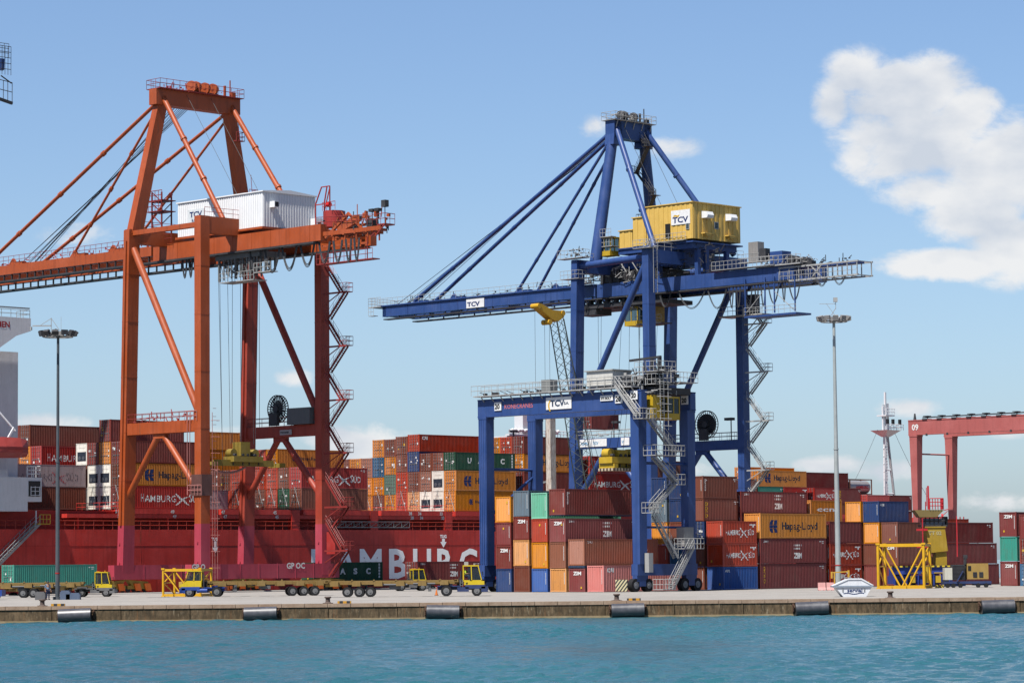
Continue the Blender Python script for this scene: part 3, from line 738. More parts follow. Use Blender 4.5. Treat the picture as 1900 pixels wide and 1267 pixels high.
block('ship stack right of blue crane', GS, 357.9, B0, D0 - .9, BP, [
    [T('b', 'd', None, 20, SC), T('T', 'd', 'code', 20, SC), D('o', SC, 'HL')], [D('b'), D('b'), D('o', SC)]])
block('ship stack right of teal', GS, 364.2, B0, D0 - .9, BP, [[T('b', 'd', None, 20, SC), T('h', 'd', 'HS', 20, SC)]])
block('ship stack left of mast', GS, 372.0, B0, D0 - .9, BP, [
    [T('b', 'd', None, 20, SC), T('h', 'd', 'HS', 20, SC)], [D('b', SC), D('m', SC), D('z', SC, None)]])
block('ship stack right of mast', GS, 378.2, B0, D0 - .9, BP, [[T('b', 'd', None, 20, SC), T('z', 'd', 'GOLDs', 20, SC)]])
block('bow stack above navy container', GS, 386.0, B0, D0 - 1.9, BP, [[T('m', 'd', None, 20, SC), T('h', 'd', None, 20, SC)], [D('b', SC), D('m', SC), 0.0]])
block('bow stack beside ship mast', GS, 392.2, B0, D0 - 1.9, BP, [[T('m', 'd', None, 20, SC), T('z', 'd', 'code', 20, SC)]])

# tank container beside the mast
t = thing('tank_container', 'silver tank container in open frame on the ship right of the lamp mast', 'tank container', (384.6, B0 + BP, D0 - 1.9 + 5.3))
a0, b0, z0 = 384.6, B0 + BP, D0 - 1.9 + 5.3
g = G()
for a in (a0 + .1, a0 + 5.95):
    for b in (b0 + .1, b0 + 2.34): g.beam((a, b, z0), (a, b, z0 + 2.5), .16, .16)
    for zz in (z0 + .1, z0 + 2.5): g.beam((a, b0, zz), (a, b0 + 2.44, zz), .14, .14)
for b in (b0 + .1, b0 + 2.34):
    for zz in (z0 + .1, z0 + 2.5): g.beam((a0, b, zz), (a0 + 6.05, b, zz), .14, .14)
g.build('frame', paint('tank_frame', (.2, .09, .06), .6, .3, .2), t)
g = G(); g.tube((a0 + .35, b0 + 1.22, z0 + 1.25), (a0 + 5.7, b0 + 1.22, z0 + 1.25), 1.08, 24); g.build('tank', paint('tank_shell', (.45, .42, .42), .35, .3, .05, .4), t)
letter('HAMBURG', .7, REDL, t, (a0 + 1.8, b0 + .12, z0 + 1.0), 'b', .02)

SR = paint('ship_red', (.70, .050, .036), .48, .45, .22, 0., .75, .5)
SRD = paint('ship_red_dark', (.5, .036, .026), .55, .3, .1)
SW = paint('ship_white', (.66, .66, .68), .5, .2, .03, 0, .25)
ship = thing('container_ship', 'long red hulled container ship loaded with stacked containers', 'container ship', (300, 314, 0))
HB = 296.6; HW = 33.0; ZT = 8.0
g = G()
secs = [(150, 6, -2), (162, 1.2, -.5), (176, 0, 0), (375, 0, 0), (392, 1.2, 0), (406, 3.6, .6), (418, 8.0, 1.6), (428, 15.8, 3.4)]
for i, (a, ins, up) in enumerate(secs): pass
def hullsec(a, ins, up):
    b0, b1 = HB + ins, HB + HW - ins
    return [(a, b0 + .6, -4.5), (a, b0, -1.5), (a, b0, 4.0), (a, b0 - .02, ZT + up), (a, b0 + .35, ZT + up), (a, b0 + .35, ZT - .6), (a, b1 - .35, ZT - .6), (a, b1 - .35, ZT + up), (a, b1, ZT + up), (a, b1, -1.5), (a, b1 - .6, -4.5)]
ps = [hullsec(*s) for s in secs]
for A_, B_ in zip(ps[:-1], ps[1:]):
    for i in range(len(A_) - 1): g.poly([A_[i], B_[i], B_[i + 1], A_[i + 1]])
g.poly(ps[0]); g.poly(ps[-1])
g.build('hull', SR, ship)
g = G()
for z in (5.9, 2.6): g.box(176, HB - .035, z, 375, HB, z + .05)                 # weld seams and rubbing line
for i in range(18): a = 178 + i * 11.1; g.box(a, HB - .02, -1.5, a + .05, HB, ZT)
g.build('hull_seam', SRD, ship)
# HAMBURG on the hull: letters by measured stations
LW = paint('hull_lettering', (1.2, 1.18, 1.14), .6, .03, .03, 0, .1)
for ch, a, wd in (('H', 262.6, 3.3), ('A', 267.0, 3.9), ('M', 271.5, 4.1), ('B', 277.0, 3.4), ('U', 281.6, 3.5), ('R', 286.3, 3.4), ('G', 290.6, 3.7)):
    me = text_mesh(ch, 5.2, .14).copy(); xs = [v.co.x for v in me.vertices]; ys = [v.co.y for v in me.vertices]
    for v in me.vertices: v.co.x = (v.co.x - min(xs)) / (max(xs) - min(xs)) * wd; v.co.y = (v.co.y - min(ys)) / (max(ys) - min(ys)) * 4.15
    me.name = 'hull_letter'; me.materials.append(LW); o = bpy.data.objects.new('hull_letter', me); COL.objects.link(o); o.parent = ship
    o.location = (a - 300, HB - .045 - 314, 1.25); o.rotation_euler = (math.pi / 2, 0, 0)
letter('TUG', .62, LW, ship, (286.9, HB - .045, 6.9), 'b', .03)
g = G(); a = 287.55; g.poly([(a - .28, HB - .046, 6.8), (a - .28, HB - .046, 6.35), (a - .62, HB - .046, 6.35), (a, HB - .046, 5.55), (a + .62, HB - .046, 6.35), (a + .28, HB - .046, 6.35), (a + .28, HB - .046, 6.8)]); g.build('tug_mark', LW, ship)
letter('TUG', .5, LW, ship, (245.2, HB - .045, 6.6), 'b', .03)
g = G(); a = 245.8; g.poly([(a - .2, HB - .046, 6.5), (a - .2, HB - .046, 5.7), (a - .5, HB - .046, 5.7), (a, HB - .046, 4.9), (a + .5, HB - .046, 5.7), (a + .2, HB - .046, 5.7), (a + .2, HB - .046, 6.5)]); g.build('tug_mark', LW, ship)
# hatch coaming band, posts and passage under the boxes
g = G(); g.box(180, HB + 2.6, ZT - .6, 397, HB + 3.0, D0 - .3); g.build('coaming', SRD, ship)
g = G()
for a in [232.0 + 14.4 * i for i in range(11)]: 
    g.box(a - 1.5, HB + .1, ZT - .6, a - .1, HB + .9, D0 - .05)
g.each('deck_stanchion', SR, ship)
g = G(); g.box(222, HB + .25, D0 - 1.25, 396, HB + 3.2, D0 - .75); 
for a in [232.6 + 14.4 * i for i in range(11)]:
    g.box(a, HB + .15, D0 - .72, a + 12.4, HB + 3., D0 - .03)
g.each('hatch_cover', SR, ship)
g = G()
for i in range(24): a = 224 + i * 7.2; g.beam((a, HB + .7, ZT - .6), (a, HB + .7, D0 - 1.25), .22, .22)
g.build('deck_post', SR, ship)
g = G(); g.rail([(208, HB + .1, ZT), (396, HB + .1, ZT)], 1.1, 1.5, .035); g.build('railing', paint('railing_red', (.45, .05, .03)), ship)
for n_, a in (('51', 229.5), ('49', 238.5), ('47', 247.0), ('45', 256), ('43', 264.5), ('38', 281), ('34', 282.8), ('33', 287.0), ('31', 296)):
    letter(n_, .62, WHITE, ship, (a, HB + .13, D0 - .62), 'b', .02); letter(n_, .62, WHITE, ship, (a + .4, HB + .2, D0 - 1.22), 'b', .02)
# lashing bars crossing the lowest boxes
g = G()
for a0 in (232.8, 261.3, 290.5):
    for i in range(9):
        b0 = B0 + BP * i + .1
        g.tube((a0 - .15, b0, D0 - .1), (a0 - .05, b0 + 1.3, D0 + 3.1), .035, 4); g.tube((a0 - .15, b0 + 2.2, D0 - .1), (a0 - .05, b0 + 1.0, D0 + 3.1), .035, 4)
g.build('lashing_bars', STEEL, ship)
g = G()
for a0 in (231.6, 260.2, 289.4, 303.5): 
    for i in range(11): g.beam((a0, B0 + i * BP - .03, D0 - 2.5), (a0, B0 + i * BP - .03, D0 - .1), .16, .16)
    g.rail([(a0 - .5, B0 + .2, D0 - .2), (a0 - .5, B0 + 26, D0 - .2)], 1., 1.25, .03)
    g.box(a0 - .6, B0, D0 - .35, a0 + .5, B0 + 27, D0 - .22)
g.build('lashing_bridge', SR, ship)
# grey stowed gangway lying along the rail
gw = thing('stowed_gangway', 'grey aluminium truss gangway stowed along the ship rail', 'gangway', (268, HB - .5, 8.6))
g = G(); z0, z1 = 8.35, 9.15
for b in (HB + .02, HB + .55):
    for z in (z0, z1): g.beam((266, b, z), (281, b, z), .08, .08)
    for i in range(11): a = 266 + i * 1.5; g.beam((a, b, z0), (a, b, z1), .06, .06)
    for i in range(10): a = 266 + i * 1.5; g.beam((a, b, z0), (a + 1.5, b, z1), .05, .05)
g.box(266, HB + .02, z0, 281, HB + .55, z0 + .06); g.build('truss', STEEL, gw)
# accommodation end at far left
dh = G(); dh.box(180, HB - .8, 11.4, 217.3, HB + 4, 14.4); dh.box(180, HB - .78, 10.2, 215.2, HB + 3, 11.4); dh.box(180, HB + 4, 8, 214.0, HB + 28, 22)
dh.box(180, HB + 1.2, 14.4, 213.6, HB + 5, 15.4)
dh.build('deckhouse', SW, ship)
g = G(); g.box(206, HB + 3.0, 14, 216.4, HB + 12, 30.2); g.build('accommodation_tower', SW, ship)
g = G(); g.prism([(200, HB - .5, 31.9), (200, HB - .5, 34.2), (215.8, HB - .5, 34.2), (215.8, HB - .5, 32.6), (213.6, HB - .5, 31.9), (210, HB - .5, 29.6), (200, HB - .5, 29.0)], (0, 3, 0)); g.build('bridge_wing', SW, ship)
g = G(); g.rail([(200, HB - .4, 34.2), (215.7, HB - .4, 34.2), (215.7, HB + 2.4, 34.2)], 1.0, 1.4, .04); g.box(205, HB, 35.4, 216, HB + .3, 35.55); g.build('bridge_rail', STEEL, ship)
letter('BREMEN', 1.0, REDL, ship, (208.9, HB - .53, 32.9), 'b', .03)
g = G(); g.box(215.3, HB - .86, 12.05, 217.05, HB - .79, 13.95); g.build('winch_opening', plain('dark_interior', (.05, .05, .05)), ship)
g = G()
for z in (12.2, 12.7, 13.2): g.beam((215.6, HB - .9, z), (216.9, HB - .9, z), .07, .07)
for a in (215.6, 216.25, 216.9): g.beam((a, HB - .9, 12.1), (a, HB - .9, 13.3), .07, .07)
g.rail([(215.2, HB - .6, 14.4), (217.2, HB - .6, 14.4), (217.2, HB + 2, 14.4)], 1.4, .9, .05, 3)
g.beam((209, HB - .9, 14.5), (213, HB - .9, 20.5), .22, .22); g.tube((207.0, HB + 2, 28), (213.4, HB - .6, 20.1), .14)
g.beam((216.6, HB - .6, 8), (216.6, HB - .6, 10.3), .12, .12)
g.build('deck_fittings', SW, ship)
lb = thing('lifeboat', 'orange red enclosed lifeboat hung at the left end of the ship', 'lifeboat', (210, HB - 1, 16.8))
g = G(); xs = [(205.5, .3, .5), (207, 1.1, .9), (211, 1.25, 1.1), (213.6, 1.0, 1.0), (214.9, .35, .7)]
for (a, w_, h_), (a2, w2_, h2_) in zip(xs[:-1], xs[1:]):
    def sec(a, w, h): c = HB - .9; return [(a, c, 16.7 + (1.1 - h) * .5), (a, c - w, 17.4), (a, c - w, 18.1), (a, c - w * .55, 18.4 + h * .8), (a, c + w * .55, 18.4 + h * .8), (a, c + w, 18.1), (a, c + w, 17.4)]
    A_, B_ = sec(a, w_, h_), sec(a2, w2_, h2_)
    for i in range(7): g.poly([A_[i], B_[i], B_[(i + 1) % 7], A_[(i + 1) % 7]])
g.poly(sec(*xs[0])); g.poly(sec(*xs[-1])); g.build('boat_hull', paint('lifeboat_red', (.45, .07, .06), .4, .3, 0), lb)
g = G(); g.box(205.8, HB - 2.22, 17.75, 214.2, HB - 2.16, 17.95); g.build('rub_strip', paint('lifeboat_strip', (.25, .03, .03)), lb)
# accommodation ladder
lad = thing('accommodation_ladder', 'grey accommodation ladder sloping down from ship rail to quay at far left', 'gangway', (210, HB - 1.6, 1))
g = G(); p, q = Vector((217.0, HB - .5, 8.7)), Vector((207.2, HB - .5, .6))
for db in (-.45, .45):
    o_ = Vector((0, db, 0)); g.beam(p + o_, q + o_, .06, .3)
g.build('stringer', STEEL, lad)
g = G()
for i in range(38): c = p.lerp(q, i / 37); g.box(c.x - .13, c.y - .42, c.z - .02, c.x + .13, c.y + .42, c.z + .03)
g.build('tread', STEEL, lad)
for db in (-.45, .45):
    o_ = Vector((0, db, 0)); g = G(); g.rail([p + o_, q + o_], 1.0, 1.1, .03); g.build('handrail', STEEL, lad)
g = G(); g.box(216.6, HB - 1.1, 8.6, 218.4, HB, 8.7); g.rail([(216.8, HB - 1.1, 8.7), (218.4, HB - 1.1, 8.7)], 1.1, .6, .04); g.build('landing', paint('ladder_yellow', (.6, .38, .03)), lad)
# foremast of the ship behind
mast = thing('ship_mast', 'white lattice ship mast with lamp platform left of the red gantry', 'mast', (392, B0 + 8, 0))
M3 = B0 + 2; ac = 396.6
g = G(); g.beam((ac - .7, M3 + 2, 8), (ac - .4, M3 + 2, 27.3), .28, .28); g.beam((ac, M3 + 2, 8), (ac, M3 + 2, 27.3), .2, .2)
for k in range(14): g.beam((ac - .7, M3 + 2, 9 + k * 1.3), (ac, M3 + 2, 9.9 + k * 1.3), .12, .12); g.tube((ac + 3.3, M3 + 2, 8), (ac + .5, M3 + 2, 26.6), .22); 
for z in (13, 17, 21): g.tube((ac, M3 + 2, z), (ac + 2.6 - (z - 13) * .15, M3 + 2, z), .12)
g.build('mast_column', SW, mast)
g = G(); g.frus((ac, M3 + 2, 26.6), 1.0, 1.0, (ac, M3 + 2, 27.7), 3.9, 3.6); g.build('platform', SW, mast)
g = G(); g.rail([(ac - 2.3, M3, 27.7), (ac + 2.3, M3, 27.7), (ac + 2.3, M3 + 4, 27.7)], 1., .7, .05); g.box(ac - 1.1, M3 + 1, 30.1, ac + 1.3, M3 + 3, 30.3); g.rail([(ac - 1.1, M3 + 1, 30.3), (ac + 1.3, M3 + 1, 30.3)], 1.1, .5, .05)
for z in (9, 11, 13, 15, 17, 19, 21, 23, 25): g.rail([(ac - 1.2, M3 + 1.2, z), (ac - .7, M3 + 1.2, z)], 1.6, .25, .05, 3)
g.build('railing', SW, mast)
g = G(); g.beam((ac, M3 + 2, 27.7), (ac, M3 + 2, 34.2), .3, .3); g.beam((ac + .7, M3 + 2, 27.7), (ac + .7, M3 + 2, 32.3), .25, .25); g.beam((ac - .7, M3 + 2, 27.7), (ac - .7, M3 + 2, 31.8), .25, .25); g.beam((ac - .8, M3 + 2, 32), (ac + .8, M3 + 2, 32), .12, .12)
g.build('pole', SW, mast)
for dx in (-2.2, -.7, 1.2): g = G(); g.box(ac + dx - .2, M3 - .3, 28.7, ac + dx + .2, M3 + .1, 29.5); g.build('lamp', BLACK, mast)
g = G(); g.rope((ac - 2.2, M3 + 2, 27.8), (ac - 11.5, M3 + 2, 16), .5, .03); g.rope((ac + 2.2, M3 + 2, 27.8), (ac + 12, M3 + 2, 16), .5, .03); g.build('stay_rope', ROPE, mast)
mast.location.z -= 2.6
# funnel casing, rusty post and radome deck of a ship beyond
ws = thing('white_superstructure', 'white superstructure with radar mast rising beyond the stacks at centre', 'ship superstructure', (349, 340, 0))
g = G(); g.box(348.4, 340, 20, 351.2, 342, 28.2); g.box(345.0, 340, 0, 351.8, 344, 24.4); g.box(352.5, 340, 0, 358.5, 344, 24.4); g.build('tower', SW, ws)
g = G()
for i in range(9): g.tube((344.8 + i * .8 + (4.6 if i > 5 else 0), 339.6, 25.1 + .2 * (i % 2)), (345.6 + i * .8 + (4.6 if i > 5 else 0), 339.6, 25.4), .3, 8)
g.rail([(344.6, 339.5, 24.4), (351.6, 339.5, 24.4)], 1.0, .8, .06); g.rail([(352.5, 339.5, 24.4), (358.5, 339.5, 24.4)], 1.0, .8, .06); g.box(344.6, 339.5, 24.4, 350, 340.4, 24.7); g.build('deck_gear', SW, ws)
pst = thing('rusty_white_post', 'rust streaked white crane post standing right of the second blue leg', 'post', (310, 298, 0))
g = G(); g.beam((308.3, 294.0 + 1.2, 0), (308.3, 295.2, 24.3), 1.05, 1.05); g.build('post_column', paint('rusty_white', (.62, .58, .52), .6, .4, .62, 0, .5, 1.6), pst)
# ------------------------------------------------------------------ ship to shore gantry cranes
OR = paint('crane_orange', (.46, .088, .020), .46, .35, .22, 0, .62, .4)
PK = paint('crane_pink_red', (.50, .060, .095), .5, .35, .05, 0, .4, .4)
RD = paint('crane_red', (.42, .035, .03), .5, .3, .08)
BL = paint('crane_blue', (.032, .080, .265), .42, .4, .12, 0, .6, .4)
DK = paint('machinery_dark', (.045, .045, .05), .6, .4, .2)
GR = paint('machinery_grey', (.30, .29, .28), .55, .4, .12)
RAILG = paint('rail_galvanised', (.42, .42, .41), .5, .3, .05)
WH = paint('house_white', (.78, .79, .80), .45, .15, .02, 0, .15)
YH = paint('house_yellow', (.80, .52, .12), .45, .25, .04, 0, .22)
BOG = paint('bogie_tan', (.52, .33, .06), .6, .4, .25)
ORG = paint('guard_orange', (.80, .16, .02), .5, .3, .05)
YE = paint('spreader_yellow', (.58, .38, .02), .5, .35, .15); YD = paint('spreader_shaded_yellow', (.30, .21, .03), .6, .5, .3)  # YD: yellow darkened to carry the shade under the crane, plus heavier rust
RD2 = paint('crane_crimson', (.42, .058, .032), .5, .35, .2, 0, .6, .4)
def clutter(name, mat, parent, lo, hi, n, seed, s=1.0):
    """a tangle of pipes, brackets, junction boxes and struts, as on the working decks of a crane"""
    rn = random.Random(seed); g = G()
    for _ in range(n):
        c = [rn.uniform(l, h) for l, h in zip(lo, hi)]; k = rn.random()
        if k < .35: d = [rn.uniform(.12, .5) * s for _ in range(3)]; g.box(c[0], c[1], c[2], c[0] + d[0] * .7, c[1] + d[1], c[2] + d[2])
        elif k < .7: g.tube(c, (c[0] + rn.uniform(-.2, .2), c[1] + rn.uniform(-1.6, 1.6) * s, c[2] + rn.uniform(-.2, .2)), rn.uniform(.03, .09), 6)
        elif k < .88: g.beam(c, (c[0], c[1] + rn.uniform(-.9, .9) * s, c[2] + rn.uniform(.3, 1.2) * s), .08, .08)
        else: g.beam(c, (c[0], c[1], c[2] + rn.uniform(.4, 1.3) * s), .06, .1)
    o = g.build(name, mat, parent); o['kind'] = 'stuff'; return o
def tower_sign(t, parent, a, b, z, w, h, txts, face='b', base=None):
    """white board with lettering; w along the face"""
    g = G()
    if face == 'b': g.box(a, b - .06, z, a + w, b, z + h)
    else: g.box(a - .06, b - w, z, a, b, z + h)
    s = g.build('sign_board', base or plain('sign_white', (.74, .74, .73)), parent)
    for txt, size, m, du, dz, bold, sx in txts:
        if face == 'b': letter(txt, size, m, s, (a + du, b - .075, z + dz), 'b', bold, sx)
        else: letter(txt, size, m, s, (a - .075, b - du, z + dz), 'a', bold, sx)
    return s
def quay_crane(cfg):
    a1, a2 = cfg['a']; am = (a1 + a2) / 2; bL, bW = 276.8, 292.0; M = cfg['mat']; MR = cfg.get('mat2', M); lo = cfg['low']; tubey = cfg['tube']; RM = cfg['rail']
    t = thing('quay_crane', cfg['label'], 'quay crane', (am, 284.4, 0), group='ship to shore gantry cranes on the berth')
    ZB = 44.2 if not tubey else 44.4; ZP = 46.2 if not tubey else 47.9
    # legs, lower painted length, sill beams and bogies
    for nm, a, b, lean, sa_, sb_ in (('w', a1, bW, 1.35, 1.7, 1.15), ('w', a2, bW, 1.35, 1.7, 1.15), ('l', a1, bL, 0, 1.42, 1.22), ('l', a2, bL, 0, 1.42, 1.22)):
        zc = 8.4
        f = lambda z: b - lean * z / 46
        g = G(); g.frus((a, f(zc), zc), sa_, sb_, (a, f(ZP - (1.0 if nm == 'w' else .0)), ZP - (.6 if nm == 'w' else .0)), sa_, sb_)
        for z in (14, 20, 27, 34, 40): g.box(a - sa_ / 2 - .02, f(z) - sb_ / 2 - .02, z, a + sa_ / 2 + .02, f(z) + sb_ / 2 + .02, z + .08)
        if nm == 'w' and not tubey: g.frus((a - sa_ / 2 - .12, f(zc), zc), .18, .3, (a - sa_ / 2 - .12, f(ZP - 2), ZP - 2), .18, .3)
        leg = g.build('leg', MR if a == a2 else M, t)
        g = G(); g.frus((a, b, 2.0), sa_ + .06, sb_ + .06, (a, f(zc) , zc), sa_ + .04, sb_ + .04)
        for z in (3.6, 6.0): 
            for s in (-1, 1): g.box(a + s * (sa_ / 2 + .03), b - .1, z, a + s * (sa_ / 2 + .14), b + .1, z + .2)
        g.build('leg_foot', lo, leg)
    for b in (bL, bW):
        g = G(); g.box(a1 - 2.2, b - .62, 1.65, a2 + 2.2, b + .62, 3.45)
        for i in range(6): a = a1 + 2.5 + i * 3; g.box(a, b - .66, 1.6, a + .06, b - .6, 3.5)
        g.build('sill_beam', lo, t)
        for a in (a1, a2):
            bo = None
            g = G()
            for s in (-1, 1): g.prism([(a + s * .2, b - .35, 1.62), (a + s * 3.4, b - .35, 1.35), (a + s * 3.4, b - .35, .75), (a + s * .9, b - .35, .75)], (0, .7, 0))
            for s in (-2.6, -.9, .9, 2.6): g.box(a + s - .75, b - .3, .45, a + s + .75, b + .3, .9)
            bo = g.build('bogie', BOG if not tubey else DK, t)
            for s in (-3.1, -2.1, -1.4, -.4, .4, 1.4, 2.1, 3.1):
                g = G(); g.tube((a + s, b - .12, .4), (a + s, b + .12, .4), .36, 14); g.build('wheel', DK, bo)
            if not tubey and b == bL or not tubey:
                for s in (-3.3, -1.6, 1.0, 2.6):
                    g = G(); g.prism([(a + s, b - .62, 1.15), (a + s + .9, b - .62, 1.15), (a + s + 1.15, b - .62, .25), (a + s + .35, b - .62, .25)], (0, .3, 0)); g.build('wheel_guard', ORG, bo)
    for s_, txt, sz in (cfg.get('sill_text') or []):
        letter(txt, sz, WHITE, t, (s_, bL - .67, 2.85), 'b', .03)
    # lower portal beams with K bracing and diagonals
    for a in (a1, a2):
        g = G(); g.box(a - .62, bL + .6, 19.7, a + .62, bW - .9, 21.15); 
        g.build('portal_beam', MR if a == a2 else M, t)
        g = G(); bm_ = (bL + bW) / 2 + .4
        for s, bb in ((1, bW - .7), (-1, bL + .5)):
            p, q = (a, bm_ + s * .35, 19.7), (a, bb, 12.1)
            g.tube(p, q, .42, 12) if not tubey else g.tube(p, q, .45, 12)
        g.box(a - .4, bm_ - 1.1, 19.1, a + .4, bm_ + 1.1, 19.8)
        g.build('knee_brace', MR if a == a2 else M, t)
        g = G()
        if not tubey: g.tube((a, bW - 1.7, 43.2), (a, bL + .7, 22.2), .46, 12); g.box(a - .1, bL + .4, 21.2, a + .1, bL + 1.3, 23)
        else: g.tube((a, bL + .7, 45.6), (a, bW - 1.3, 24.2), .47, 12)
        g.build('diagonal_brace', MR if a == a2 else M, t)
        g = G(); g.rail([(a - .62, bL + .8, 21.15), (a - .62, bW - 1.2, 21.15)], 1.1, 1.5, .035); g.rail([(a + .62, bL + .8, 21.15), (a + .62, bW - 1.2, 21.15)], 1.1, 1.5, .035); g.build('railing', RM, t)
    # upper portal: beams over the boom, longitudinal ties
    for b, z0, z1 in ((bL, ZP - 2.1, ZP - .02), (bW - 1.3, ZP - 2.3, ZP - .5)):
        if tubey and b == bL: z0 = ZP - 1.9
        g = G(); g.box(a1 - .72, b - .55, z0, a2 + .72, b + .55, z1); g.build('upper_beam', M, t)
        g = G(); g.rail([(a1, b - .5, z1), (a2, b - .5, z1)], 1.1, 1.5, .03); g.build('railing', RM, t)
    for a in (a1, a2):
        g = G()
        if tubey: g.tube((a, bL + .5, ZP - 1.1), (a, bW - 1.9, ZP - 1.4), .5, 12)
        else: g.box(a - .35, bL + .5, ZP - 1.3, a + .35, bW - 1.9, ZP - .7)
        g.build('tie_beam', M, t)
    # girder and boom
    gh = cfg['gh']; bt = cfg['tip']; br = cfg['rear']
    for k, ag in enumerate((am - gh - .5, am + gh - .5)):
        g = G(); g.box(ag, br, ZB - 2.0, ag + 1.0, 293, ZB)
        for i in range(9): b = br + 2 + i * 3.6; g.box(ag - .03, b, ZB - 2.0, ag, b + .06, ZB)
        g.build('girder', M, t)
        g = G()
        if tubey:
            g.box(ag, 293.4, ZB - 1.75, ag + 1.0, bt, ZB - .15); g.box(ag - .25, 293.4, ZB - .1, ag + 1.1, bt + 1, ZB + .08)
            for i in range(12): b = 296 + i * 3.8; g.box(ag - .035, b, ZB - 1.75, ag, b + .07, ZB - .15)
        else:
            g.box(ag, 293.4, ZB - 1.25, ag + 1.0, bt, ZB)
        g.build('boom', M, t)
        g = G()                                               # trolley rail, its brackets and the underside flange
        g.box(ag - .3, br + 1, ZB - 2.28, ag + .9, bt - .5, ZB - 2.06 if not tubey else ZB - 2.1)
        n = int((bt - 294) / 1.75)
        for i in range(n if not tubey else n // 2): b = 294 + i * (1.75 if not tubey else 3.5); g.box(ag + .1, b, ZB - 2.08, ag + .3, b + .14, ZB - 1.25)
        g.build('trolley_rail', DK, t)
        g = G(); g.rail([(ag - .1 if k == 0 else ag + 1.1, 294, ZB + .08), (ag - .1 if k == 0 else ag + 1.1, bt, ZB + .08)], 1.1, 1.2, .032); g.build('railing', RM, t)
    g = G()
    for i in range(int((bt - br) / 6)): b = br + 1 + i * 6; g.box(am - gh + .5, b, ZB - 1.2, am + gh - .5, b + .6, ZB - .4)
    g.box(am - gh - .5, bt - .8, ZB - 1.7, am + gh + .5, bt, ZB - .1); g.build('cross_tie', M, t)
    g = G(); b = bt; g.box(am - gh - .9, b, ZB - .15, am + gh + .9, b + 2.9, ZB); g.rail([(am - gh - .9, b, ZB), (am - gh - .9, b + 2.9, ZB), (am + gh + .9, b + 2.9, ZB)], 1.4, .8, .035, 3); g.rail([(am - gh - .9, b + 1.7, ZB - 1.4), (am - gh - .9, b + 2.9, ZB - 1.4)], 1.2, .6, .035, 2); g.box(am - gh - .9, b + 1.6, ZB - 1.5, am - gh, b + 2.9, ZB - 1.42); g.build('tip_platform', RM, t)
    for b in cfg['stay_b'] + [302, 324]:
        for s in (-1, 1):
            g = G(); g.prism([(am + s * gh - .2, b - 1.0, ZB), (am + s * gh - .2, b + .9, ZB), (am + s * gh - .2, b - .1, ZB + .9)], (.4, 0, 0)); g.box(am + s * gh - .4, b - 2.6, ZB, am + s * gh + .3, b - 1.0, ZB + .35); g.build('boom_lug', M, t)
    # A frame, apex, stays
    h0, h1 = cfg['apex']; ba = cfg['apex_b']; za = cfg['apex_z']
    for a, ax in ((cfg['af'][0], h0), (cfg['af'][1], h1)):
        g = G()
        if tubey: g.tube((a, bW - 1.5, ZP - .5), (ax, ba, za - 1.2), .92, 16, .78)
        else: g.frus((a, bW - 1.35, ZP - 1), 1.75, 1.2, (ax, ba, za - 1.6), 1.45, 1.1)
        g.build('mast_leg', M, t)
    g = G()
    if tubey: g.box(h0 - .9, ba - .9, za - 2.6, h1 + .9, ba + .9, za); g.prism([(h0 - 1.1, ba - .9, za - 3.6), (h0 + 1.1, ba - .9, za - 3.6), (h0 + .6, ba - .9, za + .3), (h0 - .6, ba - .9, za + .3)], (0, 1.8, 0)); g.prism([(h1 - 1.1, ba - .9, za - 3.6), (h1 + 1.1, ba - .9, za - 3.6), (h1 + .6, ba - .9, za + .3), (h1 - .6, ba - .9, za + .3)], (0, 1.8, 0))
    else: g.box(h0 - 1.3, ba - .75, za - 2.0, h1 + 1.3, ba + .75, za)
    g.build('apex_beam', M, t)
    g = G(); g.box(h0 - 1.2, ba - 1.4, za + .02, h1 + 1.4, ba + 1.4, za + .1); g.rail([(h0 - 1.2, ba - 1.4, za + .1), (h1 + 1.4, ba - 1.4, za + .1), (h1 + 1.4, ba + 1.4, za + .1), (h0 - 1.2, ba + 1.4, za + .1), (h0 - 1.2, ba - 1.4, za + .1)], 1.15, 1.1, .035)
    if tubey:
        for i in range(5): a = h0 - .5 + i * (h1 - h0 + 1) / 4; g.beam((a, ba - 1.3, za), (a, ba - .8, za - 1.2), .1, .1)
    g.build('apex_platform', RM, t)
    ac = (h0 + h1) / 2
    for s in ((-1.3, -.6, .9, 2.2) if not tubey else (-2.6, -1.9, .2)):
        g = G(); r_ = .75 if not tubey else .7; g.tube((ac + s, ba - .75, za + .85), (ac + s + .35, ba - .6, za + .85), r_, 18); g.tube((ac + s - .05, ba - .78, za + .85), (ac + s + .42, ba - .57, za + .85), .2, 10); g.build('rope_sheave', M if not tubey else DK, t)
    g = G(); g.box(ac - 2.0, ba - 1.0, za + .1, ac + 3.0, ba - .1, za + .3); g.beam((h1 + .2, ba, za), (h1 + .2, ba, za + 2.5), .12, .12); g.beam((h1 - .7, ba, za), (h1 - .7, ba, za + 1.7), .25, .25); g.box(h1 - .1, ba - .8, za + .1, h1 + .5, ba - .2, za + .8); g.build('apex_machinery', DK if tubey else M, t)
